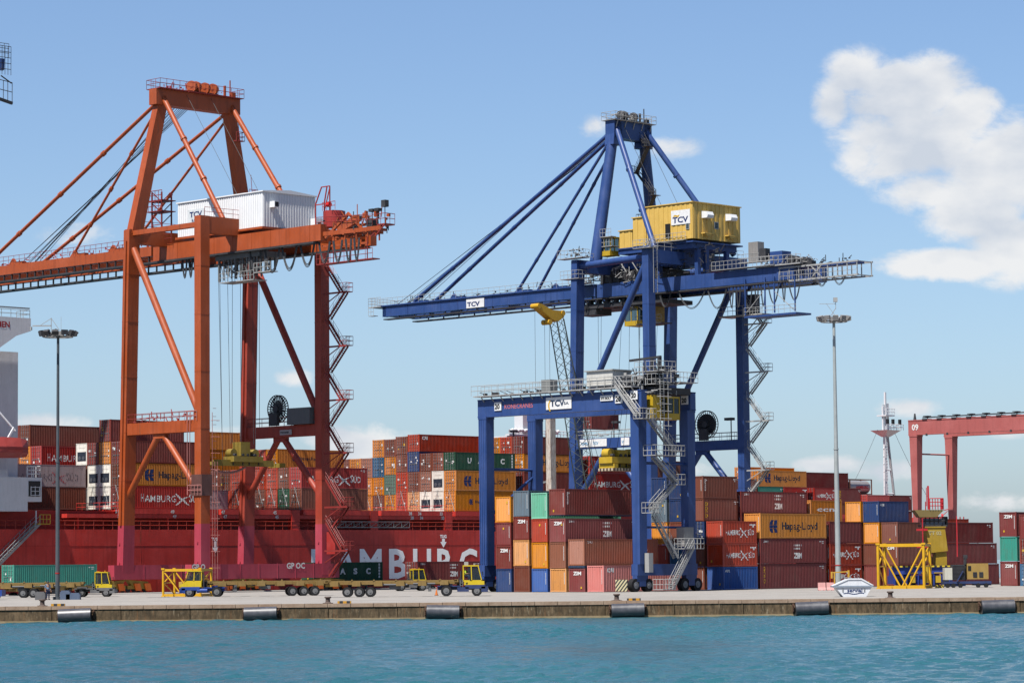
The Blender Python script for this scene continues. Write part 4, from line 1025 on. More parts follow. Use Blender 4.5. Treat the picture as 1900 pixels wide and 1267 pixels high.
    for ax, s in ((h0, -1), (h1, 1)):
        fa = am + s * (a2 - a1) / 2 * (.86 if tubey else .66)
        g = G(); rr = .42 if tubey else .34; g.tube((ax, ba - .5, za - 1.0), (fa if tubey else am + s * 6.4, bL + .1, ZP + (.4 if tubey else -.1)), rr, 12)
        p, q = Vector((ax, ba - .5, za - 1.0)), Vector((fa if tubey else am + s * 6.4, bL + .1, ZP))
        for f_ in (.35, .68): c = p.lerp(q, f_); d = (q - p).normalized() * .15; g.tube(c - d, c + d, rr + .09, 12)
        g.build('backstay', M, t)
        for i, b in enumerate(cfg['stay_b']):
            g = G(); p, q = (Vector((ax + s * .2, ba + .5, za - 1.6 - i * .8)), Vector((am + s * gh, b, ZB + .6))) if not tubey else (Vector((h0 - .1 + (s + 1) * .9, ba + .6, za - 1.7 - i * 1.0 + (s + 1) * .25)), Vector((am - 1.2 + s * 2.1, b, ZB + .5)))
            rr = .24 if i == 0 else .17
            if tubey:
                for off in (0,): g.tube(p, q, rr + .06, 8)
            else: g.tube(p, q, rr, 8)
            for f_ in (.3, .55, .8): c = p.lerp(q, f_); d = (q - p).normalized() * .3; g.tube(c - d, c + d, rr + .1, 8)
            g.build('forestay', M, t)
    g = G()
    for i, (da, db) in enumerate(((-1.2, 0), (-.8, 1.5), (-.6, 2.2), (-.1, 3), (.3, 3.6), (.7, 5.5), (1.0, 6), (1.3, 7), (1.7, 9.5), (2.0, 10))):
        g.tube((ac + da, ba, za + .6), (am + da, cfg['rope_b'] + db, ZB + .5), .045, 4)
    for da in (-2, 2): g.tube((ac + da, ba - .5, za), (am + da, 279, ZP + 3), .035, 4)
    g.build('boom_rope', ROPE, t)
    # stair tower at the rear landside leg
    a0 = a2 - .55; zt = cfg['stairs']; bo_ = bL - .95
    for i, z in enumerate(zt):
        g = G(); g.box(a0, bo_ - 4.3, z, a0 + 1.1, bo_ - 2.9, z + .1); g.rail([(a0, bo_ - 2.9, z + .1), (a0, bo_ - 4.3, z + .1), (a0 + 1.1, bo_ - 4.3, z + .1), (a0 + 1.1, bo_ - 2.9, z + .1)], 1.1, .75, .035); g.beam((a0, bo_, z), (a0, bo_ - 4.3, z), .12, .22); g.beam((a0, bo_, z - 1.5), (a0, bo_ - 3.2, z), .1, .1)
        g.build('landing', RM, t)
        ups = [(z, z + 3.4)]
        g = G(); 
        for (p, q) in (((a0 + .3, bo_ - 3.1, z), (a0 + .3, bo_ - .2, z + 3.5)), ((a0 + .8, bo_ - 3.4, z), (a0 + .8, bo_ - .2, z - 3.2))):
            p, q = Vector(p), Vector(q)
            for d in (-.3, .3): o_ = Vector((d, 0, 0)); g.beam(p + o_, q + o_, .06, .24); g.rail([p + o_, q + o_], 1.0, 1.3, .028)
            for k in range(14): c = p.lerp(q, (k + .5) / 14); g.box(c.x - .3, c.y - .12, c.z - .02, c.x + .3, c.y + .12, c.z + .03)
        g.build('stair_flight', RM, t)
    # cable reel and drive house on the rear lower beam
    rc = (a2 - .1, 283.9 if tubey else 285.3, 23.6 if tubey else 23.4); R0 = 2.05 if tubey else 1.75
    g = G(); n = 28
    for da in (-.25, .25):
        pts = [(rc[0] + da, rc[1] + R0 * math.cos(2 * math.pi * i / n), rc[2] + R0 * math.sin(2 * math.pi * i / n)) for i in range(n + 1)]; g.path(pts, .07, 6)
        for i in range(n): g.beam((rc[0] + da, rc[1], rc[2]), pts[i], .05, .12 if not tubey else .06)
    reel = g.build('cable_reel', DK, t)
    if tubey: g = G(); g.tube((rc[0] - .2, rc[1], rc[2]), (rc[0] + .2, rc[1], rc[2]), 1.6, 24); g.build('wound_cable', BLACK, reel)
    g = G(); g.tube((rc[0] - .5, rc[1], rc[2]), (rc[0] + .3, rc[1], rc[2]), .5, 14); g.box(rc[0] - .9, rc[1] - .8, 21.2, rc[0] - .45, rc[1] + .8, 22.9); g.build('reel_drive', DK, t)
    if not tubey: g = G(); g.box(a2 - 1.2, 277.9, 21.2, a2 + 1.0, 282.3, 23.3); g.box(a2 - 1.21, 278.2, 22.5, a2 - 1.18, 278.9, 23.0); g.build('electrical_house', paint('elec_house_grey', (.14, .145, .15), .5, .2, .02), t)
    return t, am, ZB, ZP
oc, OM, OZB, OZP = quay_crane(dict(a=(227.4, 247.1), mat=OR, mat2=RD2, low=PK, tube=False, rail=paint('rail_red', (.30, .035, .03), .5, .2, .1), gh=4.1, tip=352, rear=260.8,
    stay_b=[330, 310.2], apex=(231.5, 242.8), apex_b=290, apex_z=63.9, af=(227.8, 246.6), rope_b=322, stairs=[37.6, 30.8, 24.0, 17.3, 10.5, 5.0],
    sill_text=[(240.4, 'GP OC', 1.0), (225.2, 'GP O', .9)], label='orange and pink red ship to shore crane with white machinery house'))
bc, BM, BZB, BZP = quay_crane(dict(a=(309.7, 330.3), mat=BL, low=BL, tube=True, rail=RAILG, gh=3.2, tip=339.8, rear=255.5,
    stay_b=[332.5, 309.7], apex=(316.4, 322.9), apex_b=289.3, apex_z=68.5, af=(313.4, 326.8), rope_b=333, stairs=[38.0, 30.9, 23.7, 16.5, 9.5, 3.5],
    label='blue ship to shore crane with yellow machinery house'))
# --- orange crane: white machinery house
def corr_house(t, parent, a0, a1, b0, b1, z0, z1, mat, rib=.42, roof_mat=None, ridge=.0):
    g = G(); g.box(a0 + .05, b0 + .05, z0, a1 - .05, b1 - .05, z1)
    n = int((a1 - a0) / rib)
    for i in range(n): a = a0 + .05 + (i + .25) * (a1 - a0 - .1) / n; g.box(a, b0, z0, a + rib * .45, b0 + .06, z1 - .02)
    n = int((b1 - b0) / rib)
    for i in range(n): b = b0 + .05 + (i + .25) * (b1 - b0 - .1) / n; g.box(a0, b, z0, a0 + .06, b + rib * .45, z1 - .02)
    h = g.build('house_wall', mat, parent)
    g = G(); am = (a0 + a1) / 2
    g.prism([(a0 - .12, b0 - .12, z1), (a1 + .12, b0 - .12, z1), (a1 + .12, b0 - .12, z1 + .14), (am, b0 - .12, z1 + .14 + ridge), (a0 - .12, b0 - .12, z1 + .14)], (0, b1 - b0 + .24, 0)); g.build('house_roof', roof_mat or mat, parent)
    return h
mh = thing  # machinery house is a part with sub-parts
def part_empty(name, parent, org):
    o = bpy.data.objects.new(name, None); COL.objects.link(o); o.parent = parent; o['_org'] = tuple(parent['_org']); return o
h = part_empty('machinery_house', oc, None)
corr_house(oc, h, 232.9, 241.6, 271.7, 288.4, 44.9, 49.2, WH, .42, WH, .35)
def fan_box(h, a, b, z, w=.8, d=.8, hh=.8, m=WH):
    g = G(); g.box(a, b - d, z, a + w, b, z + hh); o = g.build('ventilator', m, h)
    g = G(); g.box(a + .08, b - d - .02, z + .08, a + w - .08, b - d, z + hh - .08); g.build('grille', BLACK, h)
fan_box(h, 234.0, 271.7, 47.3, .75, .9, .75)
g = G(); g.box(240.6, 270.6, 45.0, 241.8, 271.6, 46.4); g.build('cabinet', WH, h)
g = G(); g.box(240.95, 270.56, 45.3, 241.4, 270.6, 45.9); g.build('window', GLASS, h)
tower_sign(oc, h, 232.88, 286.2, 46.5, 3.2, 1.7, [('TCV', .95, NAVY, .4, .72, .03, 1.3), ('b.y', .5, NAVY, .8, .15, .02, 1.2)], 'a', plain('sign_pale', (.62, .66, .68)))
g = G(); g.box(232.7, 271.6, 44.6, 241.8, 288.6, 44.88); g.build('house_floor', OR, oc)
g = G(); g.rail([(232.2, 288.8, 44.3), (232.2, 293, 44.3)], 1.1, 1.3, .035); g.build('railing', paint('rail_red', (.3, .035, .03)), oc)
# rear gear beyond the girder end
g = G()
for a, be in ((233.2, 250.6), (236.4, 254.6)): g.beam((a, 261, 43.0), (a, be, 42.9), .35, .5); g.beam((a, 261, 41.5), (a, be + 2.4, 41.3), .25, .25)
for b in (251, 253, 255, 257, 259): g.box(233, b, 42.6, 236.6 if b > 254 else 234.4, b + .3, 42.9); g.beam((233.2, b, 41.4), (233.2, b, 43), .14, .14)
g.beam((233.2, 260.5, 42.5), (233.2, 256.5, 45.0), .3, .3); g.beam((233.2, 256.5, 45.2), (233.2, 253.5, 42.6), .25, .25); g.beam((233.4, 255, 44.4), (233.4, 258.4, 43.2), .5, .9)
g.build('rear_frame', OR, oc)
g = G(); g.tube((233.6, 253.2, 43.7), (234.6, 253.2, 43.7), .62, 16); g.tube((233.6, 258.0, 43.6), (236, 258.0, 43.6), .6, 14); g.each('winch_drum', DK, oc)
g = G(); g.box(233, 249.8, 43.2, 234.6, 251.2, 43.35); g.rail([(233, 252, 43.35), (233, 249.8, 43.35), (234.6, 249.8, 43.35)], 1.2, .8, .04); g.rail([(233, 262, 43.9), (233, 252, 43.4)], 1.2, .9, .04); g.beam((233, 251.5, 41.9), (233, 249.9, 43.2), .14, .14); g.beam((233.2, 252.5, 42), (233.2, 250.4, 43.2), .1, .1)
g.box(233, 252, 39.3, 234.2, 262, 39.42); g.rail([(233, 262, 39.4), (233, 252, 39.4)], 1.2, 1.2, .04)
for b in (253, 256, 259, 262): g.beam((233.1, b, 39.4), (233.1, b, 42), .09, .09)
g.build('rear_walkway', paint('rail_red', (.3, .035, .03)), oc)
for b, z in ((252.2, 44.9), (251.2, 44.9), (250.0, 45.3)): g = G(); g.beam((233.2, b, 43.4), (233.2, b, z + .2), .07, .07); g.box(232.9, b - .35, z, 233.5, b + .35, z + .35 if z < 45 else z + .8); g.build('floodlight', DK, oc)
g = G(); g.tube((236.5, 262.6, 44.2), (236.5, 262.6, 46.2), 1.35, 8); g.build('winch_house', RD, oc)
g = G()
for a, b in ((235.6, 265), (235.6, 263.4)): g.beam((a, b, 44.2), (a, b, 47.2), .12, .12); 
g.beam((235.6, 265, 47.2), (235.6, 263.9, 49.2), .12, .12); g.beam((235.6, 263.4, 47.2), (235.6, 262.9, 49.2), .12, .12); g.beam((235.6, 263.9, 49.2), (235.6, 262.4, 49.2), .12, .12); g.beam((235.6, 262.4, 49.2), (235.6, 262.4, 46.2), .12, .12); g.beam((235.6, 265, 47.1), (235.6, 262.4, 47.1), .12, .12); g.beam((235.6, 263.4, 46.2), (235.6, 262.4, 49), .1, .1); g.rail([(235.2, 263.3, 46.2), (235.2, 261, 46.2)], 1, .8, .04)
g.build('hoist_frame', RD, oc)
g = G(); g.tube((235.4, 262.6, 46.9), (235.4, 262.1, 46.9), .3, 10); g.build('beacon', plain('beacon_red', (.7, .02, .02)), oc)
# lattice access tower left of the house
g = G(); L4 = [(235.0, 294.2), (235.0, 296.2), (236.6, 294.2), (236.6, 296.2)]
for a, b in L4: g.beam((a, b, 44.2), (a, b, 51.5), .16, .16)
for k in range(5):
    z = 44.4 + k * 1.45; g.beam((235, 294.2, z), (235, 296.2, z + 1.4), .1, .1); g.beam((235, 294.2, z), (235, 296.2, z), .1, .1); g.beam((235, 294.2, z), (236.6, 294.2, z + 1.4), .1, .1)
for z in (49.0, 50.4): g.box(234.7, 293.8, z, 237, 297.0, z + .1); g.rail([(234.7, 293.8, z + .1), (234.7, 297.3, z + .1)], 1.2, .7, .05)
g.build('access_tower', paint('rail_red', (.3, .035, .03)), oc)
for a, b, z in ((243.5, 289.5, 58.3), (245.5, 289.3, 50.9)):
    g = G(); g.box(a - .7, b - 1, z, a + .7, b - .4, z + .1); g.rail([(a - .7, b - 1, z), (a + .7, b - 1, z), (a + .7, b, z)], 1.2, .5, .04); g.beam((a, b - .8, z), (a, b - .5, z + 3.2), .05, .05); g.build('service_cage', paint('rail_red', (.3, .035, .03)), oc)
# ladder cage and box on the near landside leg
g = G()
for z in range(0, 22): g.beam((228.4, 275.95, 1.5 + z), (228.9, 275.95, 1.5 + z), .05, .05)
for a in (228.25, 228.65, 229.05): g.beam((a, 275.9, 1.5), (a, 275.9, 16 if a > 228.6 else 22), .05, .05)
for z in range(3, 22, 2): g.path([(228.2, 276.1, z), (228.2, 275.5, z), (229.1, 275.5, z), (229.1, 276.1, z)], .03, 4)
g.rail([(226.6, 276.9, 21), (226.6, 279.2, 21)], 1.2, .6, .04); g.rail([(226.4, 275.8, 11.9), (226.4, 278.4, 11.9)], 1.2, .6, .04)
for b in (278.2, 278.7): g.beam((226.6, b, 12), (226.6, b, 22), .06, .06)
g.build('ladder', paint('rail_pink', (.5, .2, .18)), oc)
g = G(); g.box(226.55, 275.9, 11.8, 228.3, 277.9, 14.4); g.build('junction_house', paint('box_brown', (.14, .06, .05)), oc)
# stairs foot machinery by the rear landside leg
g = G(); g.box(247.0, 274.4, 4.6, 248.0, 276.0, 7.4); g.build('leg_cabin', RD, oc)
# trolley under the girder with festoon
g = G(); g.box(233.0, 272.5, 41.3, 237.3, 281.0, 42.0)
for i in range(13): b = 271.6 + i * .72 + random.uniform(-.2, .2); zz = 39.3 - random.uniform(0, .8); g.beam((233.2, b, 41.9), (233.2, b, zz), (.3, .08, .12, .07)[i % 4], .22)
for i in range(9): b = 272.6 + i * .9; g.beam((235.6, b, 41.9), (235.6, b, 39.7), .12, .3); g.beam((233.3, b, 39.4), (233.3, b + .8, 41.6), .07, .07)
g.build('trolley', paint('trolley_grey', (.15, .16, .165), .6, .5, .2), oc)
g = G(); g.box(232.8, 270.2, 39.2, 234.0, 273.4, 39.3); g.rail([(232.8, 270.2, 39.3), (232.8, 273.4, 39.3)], 1.1, .6, .035); g.rail([(232.8, 273.4, 38.5), (232.8, 280, 38.5)], 1.1, .6, .03); g.box(232.8, 273.4, 38.4, 235, 280, 38.5); g.build('trolley_platform', RAILG, oc)
g = G()
bs = [288.0, 287.0, 286.1, 285.2, 284.4]; 
for b0, b1, s in ((287.6, 286.5, 2.4), (286.3, 285.4, 2.4), (285.3, 284.3, 2.2), (284.2, 283.2, 2.4), (274.4, 272.0, 3.1), (271.6, 268.6, 3.0), (268.4, 265.4, 3.0), (265, 262.2, 2.8), (261.6, 259.4, 2.6), (259, 257.2, 2.7), (256.8, 255.6, 2.8), (255.3, 254.2, 2.8)):
    g = G()
    for o_ in (0, .12, .24): g.rope((233.0, b0 - o_, 42.0), (233.0, b1 + o_, 42.0), s - o_ * 1.5, .055, 12)
    g.build('festoon_loop', ROPE, oc)
# spreader over the truck lane
sp = part_empty('spreader', oc, None)
def spreader(sp, a, b, z, m, half=6.1, tall=2.2):
    g = G(); g.box(a - half + 1, b - .35, z, a + half - 1, b + .35, z + .75); g.box(a - 2.4, b - 1.0, z + .5, a + 2.4, b + 1.0, z + 1.2)
    for s in (-1, 1): g.box(a + s * half - .3, b - 1.15, z - .1, a + s * half + .3, b + 1.15, z + .45)
    g.build('spreader_beam', m, sp)
    g = G(); g.box(a - 1.1, b - .8, z + 1.25, a + .4, b + .8, z + tall)
    for s in (-2.0, 1.6): g.tube((a + s, b - .5, z + 1.6), (a + s, b + .5, z + 1.6), .55, 14)
    g.build('headblock', m, sp)
    g = G()
    for s in (-1.6, -.4, .4, 1.6): g.box(a + s * 1.3, b - .42, z + .1, a + s * 1.3 + .15, b - .36, z + .7); g.tube((a + s - .4, b - .9, z + 1.35), (a + s - .4, b + .9, z + 1.35), .2, 8)
    g.build('hydraulics', DK, sp)
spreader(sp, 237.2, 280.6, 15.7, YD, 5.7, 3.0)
g = G(); g.rope((231.2, 280.6, 15.6), (237.5, 280.6, 15.6), .8, .16, 10); g.build('sling', paint('sling_pink', (.5, .22, .18)), sp)
g = G()
for da, db in ((-2.2, -.4), (-1.9, .3), (-.4, 0), (1.6, -.4), (1.9, .3), (-3.2, .2), (-2.8, .6)): g.tube((237.2 + da, 280.6 + db, 18.5 if abs(da) < 2.5 else 12), (237.2 + da * 1.1, 280.6 + db * 2, 41.5), .035, 4)
g.build('hoist_rope', ROPE, oc)
g = G(); g.tube((246.6, 288.5, 20), (246.6, 288.5, 41), .04, 4); g.build('signal_cable', ROPE, oc)
tower_sign(oc, oc, 246.4, 284.2, 19.95, 2.3, .65, [('PORTAINER', .34, BLACK, .15, .2, .01, .9)], 'a', plain('sign_pinkish', (.5, .45, .45)))

# --- blue crane: yellow machinery house
h = part_empty('machinery_house', bc, None)
corr_house(bc, h, 315.0, 325.7, 272.9, 281.9, 49.55, 54.75, YH, .9, YH, .02)
corr_house(bc, h, 315.02, 325.6, 281.96, 284.6, 49.3, 53.4, YH, .9, YH, .02)
corr_house(bc, h, 315.04, 325.5, 284.66, 287.3, 49.2, 51.7, YH, .9, YH, .02)
tower_sign(bc, h, 314.98, 276.95, 51.7, 3.6, 2.1, [('TCV', 1.15, NAVY, .3, .3, .035, 1.32), ('~', 1.6, YEL, .45, .85, .05, 1.2)], 'a')
for a, b, z, face in ((314.97, 274.2, 50.9, 'a'), (319.7, 272.87, 51.2, 'b')):
    g = G(); (g.box(a - .03, b - .7, z, a, b, z + .95) if face == 'a' else g.box(a, b - .03, z, a + .95, b, z + 1.05)); w_ = g.build('window', RAILG, h)
    g = G(); (g.box(a - .05, b - .6, z + .1, a - .03, b - .1, z + .85) if face == 'a' else g.box(a + .1, b - .05, z + .1, a + .85, b - .03, z + .95)); g.build('window_pane', GLASS, h)
g = G(); g.box(314.9, 277.2, 49.9, 314.99, 278.1, 52.0); g.build('door', BLACK, h)
for a in (317.0, 322.3):
    g = G(); g.prism([(a, 272.9, 52.6), (a, 271.9, 52.6), (a, 271.75, 53.0), (a, 272.0, 53.5), (a, 272.9, 53.6)], (1.4, 0, 0)); g.build('ventilation_hood', WH, h)
    g = G(); g.box(a - .2, 272.2, 50.3, a + 2.2, 272.9, 50.45); g.box(a + .3, 272.3, 50.0, a + 1.4, 272.9, 50.3); g.build('outlet_shelf', YH, h)
g = G(); g.box(314.8, 272.7, 49.0, 325.9, 287.4, 49.18); g.box(315.4, 273.4, 48.2, 325.3, 281.8, 49.0); g.box(315.0, 281.8, 48.3, 325.3, 287.4, 49.0); g.build('house_floor', BL, bc)
g = G(); g.box(316.6, 276, 46.2, 323.4, 288, 48.2)
for a, b in ((316.8, 273.6), (323.2, 273.6), (318.6, 271.6 + 2), (316.8, 281)): g.box(a - .35, b - .3, 44.4, a + .35, b + .3, 48.2)
g.build('house_support', BL, bc)
g = G(); g.box(316.0, 290.5, 46.2, 324.0, 296.3, 48.0); g.box(316.4, 281, 44.5, 323.6, 292, 46.0); 
for i in range(7): g.box(316.2, 282 + i * 1.6, 44.4, 317.0, 282.6 + i * 1.6, 46.4 - .2 * (i % 3))
g.build('boom_hinge_gear', DK, bc)
# operator cabs
def cab(t, a0, a1, b0, b1, z0, z1, m, name='operator_cab', label=None):
    c = part_empty(name, t, None)
    g = G(); e = .12
    g.box(a0, b0, z0, a1, b1, z0 + .25); g.box(a0, b0, z1 - .2, a1, b1, z1)
    for a in (a0, a1 - e):
        for b in (b0, b1 - e): g.box(a, b, z0, a + e, b + e, z1)
    g.box(a0 + .02, (b0 + b1) / 2 - .06, z0, a0 + .14, (b0 + b1) / 2 + .06, z1); g.box((a0 + a1) / 2 - .06, b0 + .02, z0, (a0 + a1) / 2 + .06, b0 + .14, z1)
    g.box(a0, b0, z0 + .25, a1, b1, z0 + .7 if z1 - z0 > 2.2 else z0 + .4); g.build('cab_frame', m, c)
    g = G(); g.box(a0 + .06, b0 + .06, z0 + .4, a1 - .06, b1 - .06, z1 - .1); g.build('cab_glazing', GLASS, c)
    return c
cab(bc, 313.8, 315.8, 287.9, 290.4, 48.2, 51.0, YE)
cab(bc, 317.0, 320.0, 285.6, 288.2, 37.9, 40.7, YE)
g = G(); g.box(316.5, 280.5, 40.9, 323.5, 297, 41.5)
for i in range(10): b = 281 + i * 1.7; g.box(316.6, b, 41.4, 317.3, b + .5, 42.3); g.beam((316.7, b, 41), (316.7, b + 1.2, 42.2), .12, .12)
g.box(316.6, 280.6, 37.9, 319, 285.6, 38.05); g.rail([(316.6, 280.6, 38.05), (316.6, 285.6, 38.05)], 1.1, .9, .04); g.beam((316.8, 285.4, 40.8), (316.8, 281.6, 38.0), .15, .15)
g.box(316.6, 293.5, 40.0, 320, 297.4, 40.9); g.build('trolley', DK, bc)
g = G(); g.box(320.5, 285.6, 38.2, 323, 288.2, 41); g.build('electrical_cabinet', paint('cabinet_ochre', (.38, .24, .05)), bc)
# platforms round the leg tops
g = G()
for a, b0, b1, z in ((308.4, 275.2, 278.6, 47.95), (308.4, 288.6, 293.6, 47.6), (308.6, 289.5, 293.2, 44.6), (314.6, 293.5, 297.2, 44.6), (324.6, 268, 272.6, 46.5), (315.6, 258.5, 270, 44.6)):
    g.box(a, b0, z, a + 1.6, b1, z + .08); g.rail([(a, b1, z + .08), (a, b0, z + .08), (a + 1.6, b0, z + .08)], 1.15, .75, .035)
for b in (275.4, 275.9): 
    for z in range(12): g.beam((309.0, 275.2, 42 + z * .5), (309.8, 275.2, 42 + z * .5), .04, .04)
for a in (309.0, 309.8): g.beam((a, 275.2, 41.5), (a, 275.2, 48.2), .06, .06)
for k in range(5): g.beam((311.6, 279.5 + k * 1.1, 45.2), (311.6, 280.6 + k * 1.1, 46.6 if k % 2 else 44.6), .1, .1)
g.build('service_platform', RAILG, bc)
# stair up the rear mast leg
for i in range(5):
    z = 50.5 + i * 3.6; a = 326.2 - (z - 48) * .19; b = 288.8; s = 1 if i % 2 else -1
    g = G(); g.box(a - 2.2, b + s * 1.6 - .5, z, a - .6, b + s * 1.6 + .5, z + .08); g.rail([(a - 2.2, b + s * 1.6 - .5, z), (a - 2.2, b + s * 1.6 + .5, z), (a - .6, b + s * 1.6 + .5, z)], 1.1, .5, .035)
    p, q = Vector((a - 1.4, b + s * 1.4, z)), Vector((a - 1.9, b - s * 1.4, z + 3.6)); g.beam(p, q, .7, .12)
    for d in (-.35, .35): g.rail([p + Vector((d, 0, 0)), q + Vector((d, 0, 0))], 1, 1, .03)
    g.build('mast_stair', DK, bc)
# rear end: winch platforms and service truss
g = G()
for a in (316.3, 319.5):
    for z in (42.2, 44.1): g.beam((a, 258.2, z), (a, 244.2, z), .22, .22)
    for i in range(9): b = 258 - i * 1.7; g.beam((a, b, 42.2), (a, b, 44.1), .12, .12)
for i in range(9): b = 258 - i * 1.7; g.beam((316.3, b, 42.2), (319.5, b, 42.2), .12, .12); g.beam((316.3, b, 44.1), (319.5, b, 44.1), .1, .1)
g.beam((316.3, 252.5, 42.2), (316.3, 250.5, 44.1), .14, .14); g.beam((316.3, 250.5, 42.2), (316.3, 252.5, 44.1), .14, .14)
g.rail([(316.0, 258, 42.3), (316.0, 244.2, 42.3)], 1.2, .8, .035); g.rail([(316.0, 262, 44.8), (316.0, 254, 44.6)], 1.2, .8, .035); g.box(315.8, 254, 44.45, 319, 262.5, 44.6)
g.build('rear_truss', RAILG, bc)
g = G(); g.box(317.0, 245.2, 43.9, 319, 258.5, 44.3); g.build('rear_beam', BL, bc)
g = G(); g.box(316.6, 257.8, 44.6, 318.6, 260.0, 46.6); g.build('winch_motor', BL, bc)
g = G(); g.box(316.6, 260.8, 45.6, 317.6, 262.0, 47.2); g.tube((317, 256.6, 45.3), (318.6, 256.6, 45.3), .6, 12); g.tube((317, 254.4, 45.0), (318.4, 254.4, 45.0), .5, 12); g.box(316.4, 252.4, 44.3, 317.4, 256.2, 44.8); g.build('winch_gear', DK, bc)
g = G(); g.box(324.6, 268.8, 46.6, 326.0, 270.6, 49.4); g.build('control_cabinet', GR, bc)
g = G(); g.box(316.0, 255.0, 37.5, 319.4, 264.4, 37.75); 
for b in (255.2, 258.9, 260.6, 264.2): g.beam((316.1, b, 37.9), (316.1, b, 43), .16, .16)
g.build('hanging_platform', BL, bc)
g = G(); g.rail([(316, 255, 37.8), (316, 264.4, 37.8)], 1.1, 1.0, .035); g.beam((316.1, 264.4, 37.9), (316.1, 261, 41), .08, .08); g.beam((316.1, 255.2, 37.9), (316.1, 259, 41), .08, .08)
g.box(328.5, 271.5, 39.2, 331.5, 279.8, 39.4); g.rail([(328.4, 279.8, 39.4), (328.4, 271.3, 39.4)], 1.3, .9, .04)
for b in (272, 274): g.beam((330.9, b, 39.2), (330.9, b + 2.6, 36.8), .12, .12)
g.build('hanging_railing', RAILG, bc)
clutter('hinge_machinery', DK, bc, (315.6, 279, 44.4), (317.5, 297, 46.8), 110, 3)
clutter('hinge_pipework', RAILG, bc, (315.2, 284, 44.3), (316.4, 298, 46.6), 70, 4, .8)
clutter('underfloor_machinery', DK, bc, (315.8, 270, 44.4), (318, 283, 48.6), 90, 5)
clutter('leg_top_pipework', RAILG, bc, (308.6, 275.4, 47.9), (311.4, 278.4, 49.4), 26, 6, .6)
clutter('leg_top_pipework', DK, bc, (308.6, 288.6, 47.7), (311.6, 293.4, 49.0), 30, 7, .6)
clutter('trolley_machinery', DK, bc, (316, 282, 40.4), (318.5, 298, 42.2), 110, 8, .9)
clutter('rear_machinery', GR, bc, (316, 252.6, 44.5), (318.4, 262, 45.6), 60, 9, .8)
clutter('rear_machinery', DK, bc, (316, 246, 43.9), (318, 258, 44.8), 50, 10, .7)
clutter('boom_fittings', DK, bc, (316.4, 294, 44.5), (317.6, 338, 45.0), 60, 11, .7)
clutter('rear_machinery', DK, oc, (233, 252, 42.4), (236, 261, 44.6), 60, 12)
clutter('rear_machinery', OR, oc, (233, 251, 42.4), (236, 261, 45.0), 50, 13, 1.3)
clutter('trolley_machinery', DK, oc, (233, 272.5, 39.4), (234.6, 279.6, 41.4), 110, 14, .7)
clutter('boom_fittings', RD, oc, (232.9, 294, 44.2), (234.2, 335, 44.7), 50, 15, .7)
clutter('apex_fittings', RD, oc, (232, 289, 64.0), (243, 290.6, 64.6), 30, 16, .6)
clutter('apex_fittings', RAILG, bc, (316, 288, 68.5), (323.6, 290.4, 69.5), 50, 17, .7)
clutter('portal_fittings', RAILG, bc, (308.9, 278, 21.1), (309.6, 290, 21.9), 24, 18, .6)
clutter('portal_fittings', RD, oc, (226.6, 279, 21.1), (227.6, 290, 21.9), 24, 19, .7)
g = G()
for x0, x1, zz in ((313.4, 313.9, 51.4), (313.6, 314.9, 50.0)): g.rail([(x0, 287.4, zz - .4), (x0, 289.6, zz - .4)], 1.1, .5, .035); g.box(x0, 287.4, zz - .5, x1 + .6, 289.6, zz - .4)
g.rail([(314.6, 274, 49.4), (314.6, 280.5, 49.4)], 1.1, .8, .035); g.box(314.2, 274, 49.3, 315, 281, 49.38)
g.build('house_walkway', RAILG, bc)['kind'] = 'stuff'
g = G(); g.box(329.8, 273.9, 39.4, 331.0, 275.4, 42.4); g.build('lift_cabinet', DK, bc)
g = G()
for b0, b1, s in ((280.6, 278.3, 2.1), (277, 271.6, 2.7), (271.4, 267.6, 3.0), (267.3, 266.4, 3.1), (266.0, 265.1, 3.1), (264.6, 262.9, 3.4), (262.6, 261.8, 3.0), (261.5, 260.5, 3.2), (260.2, 258.0, 3.0), (257.6, 256.9, 2.9), (256.5, 254.2, 2.8), (251.5, 249.5, 1.2), (248.5, 246.3, 1.2)):
    g = G()
    for o_ in (0, .16): g.rope((316.2, b0 - o_, 42.2), (316.2, b1 + o_, 42.2), s - o_, .05, 12)
    g.build('festoon_loop', ROPE, bc)
tower_sign(bc, bc, 316.25, 320.6, 42.72, 3.9, 1.45, [('TCV', .95, NAVY, .25, .25, .04, 1.45)], 'a')
for b_, w_, txt in ((290.0, 2.3, 'ADPSA'), (287.6, 2.9, 'TCV'), (281.9, 1.6, 'V')): tower_sign(bc, bc, 309.05, b_, 19.95, w_, 1.1, [(txt, .55, plain('sign_blue', (.1, .35, .6)), .2, .3, .02, 1)], 'a')
g = G()
for i, (a, b) in enumerate(((318.2, 294.6), (318.6, 294.3), (319.6, 291), (321.6, 289.6), (319.2, 287.0), (322, 286), (317.6, 285.8), (323, 292.6))): g.tube((a, b, 40.8), (a + (.2 if i % 2 else 0), b + .6 * (i % 3), 26.4), .035, 4)
g.build('hoist_rope', ROPE, bc)
sp = part_empty('spreader', bc, None); spreader(sp, 320.2, 296.6, 26.1, YE, 3.0, 1.9)
container(317.1, 295.2, 23.1, 20, SC, 'z', 'd', None, None, 'maroon container hanging from the blue crane between its legs', 'containers stacked on the ship')
g = G(); g.beam((309.4, 283.6, 21.1), (309.4, 283.6, 23.2), .1, .1); g.box(309, 282.6, 23.2, 309.8, 283.7, 23.5); g.build('floodlight', DK, bc)
g = G(); g.beam((329.6, 278.6, 21.1), (329.6, 278.6, 24.0), .12, .12); g.box(329.2, 278.2, 24.0, 330, 279.6, 24.4); g.build('floodlight', DK, bc)

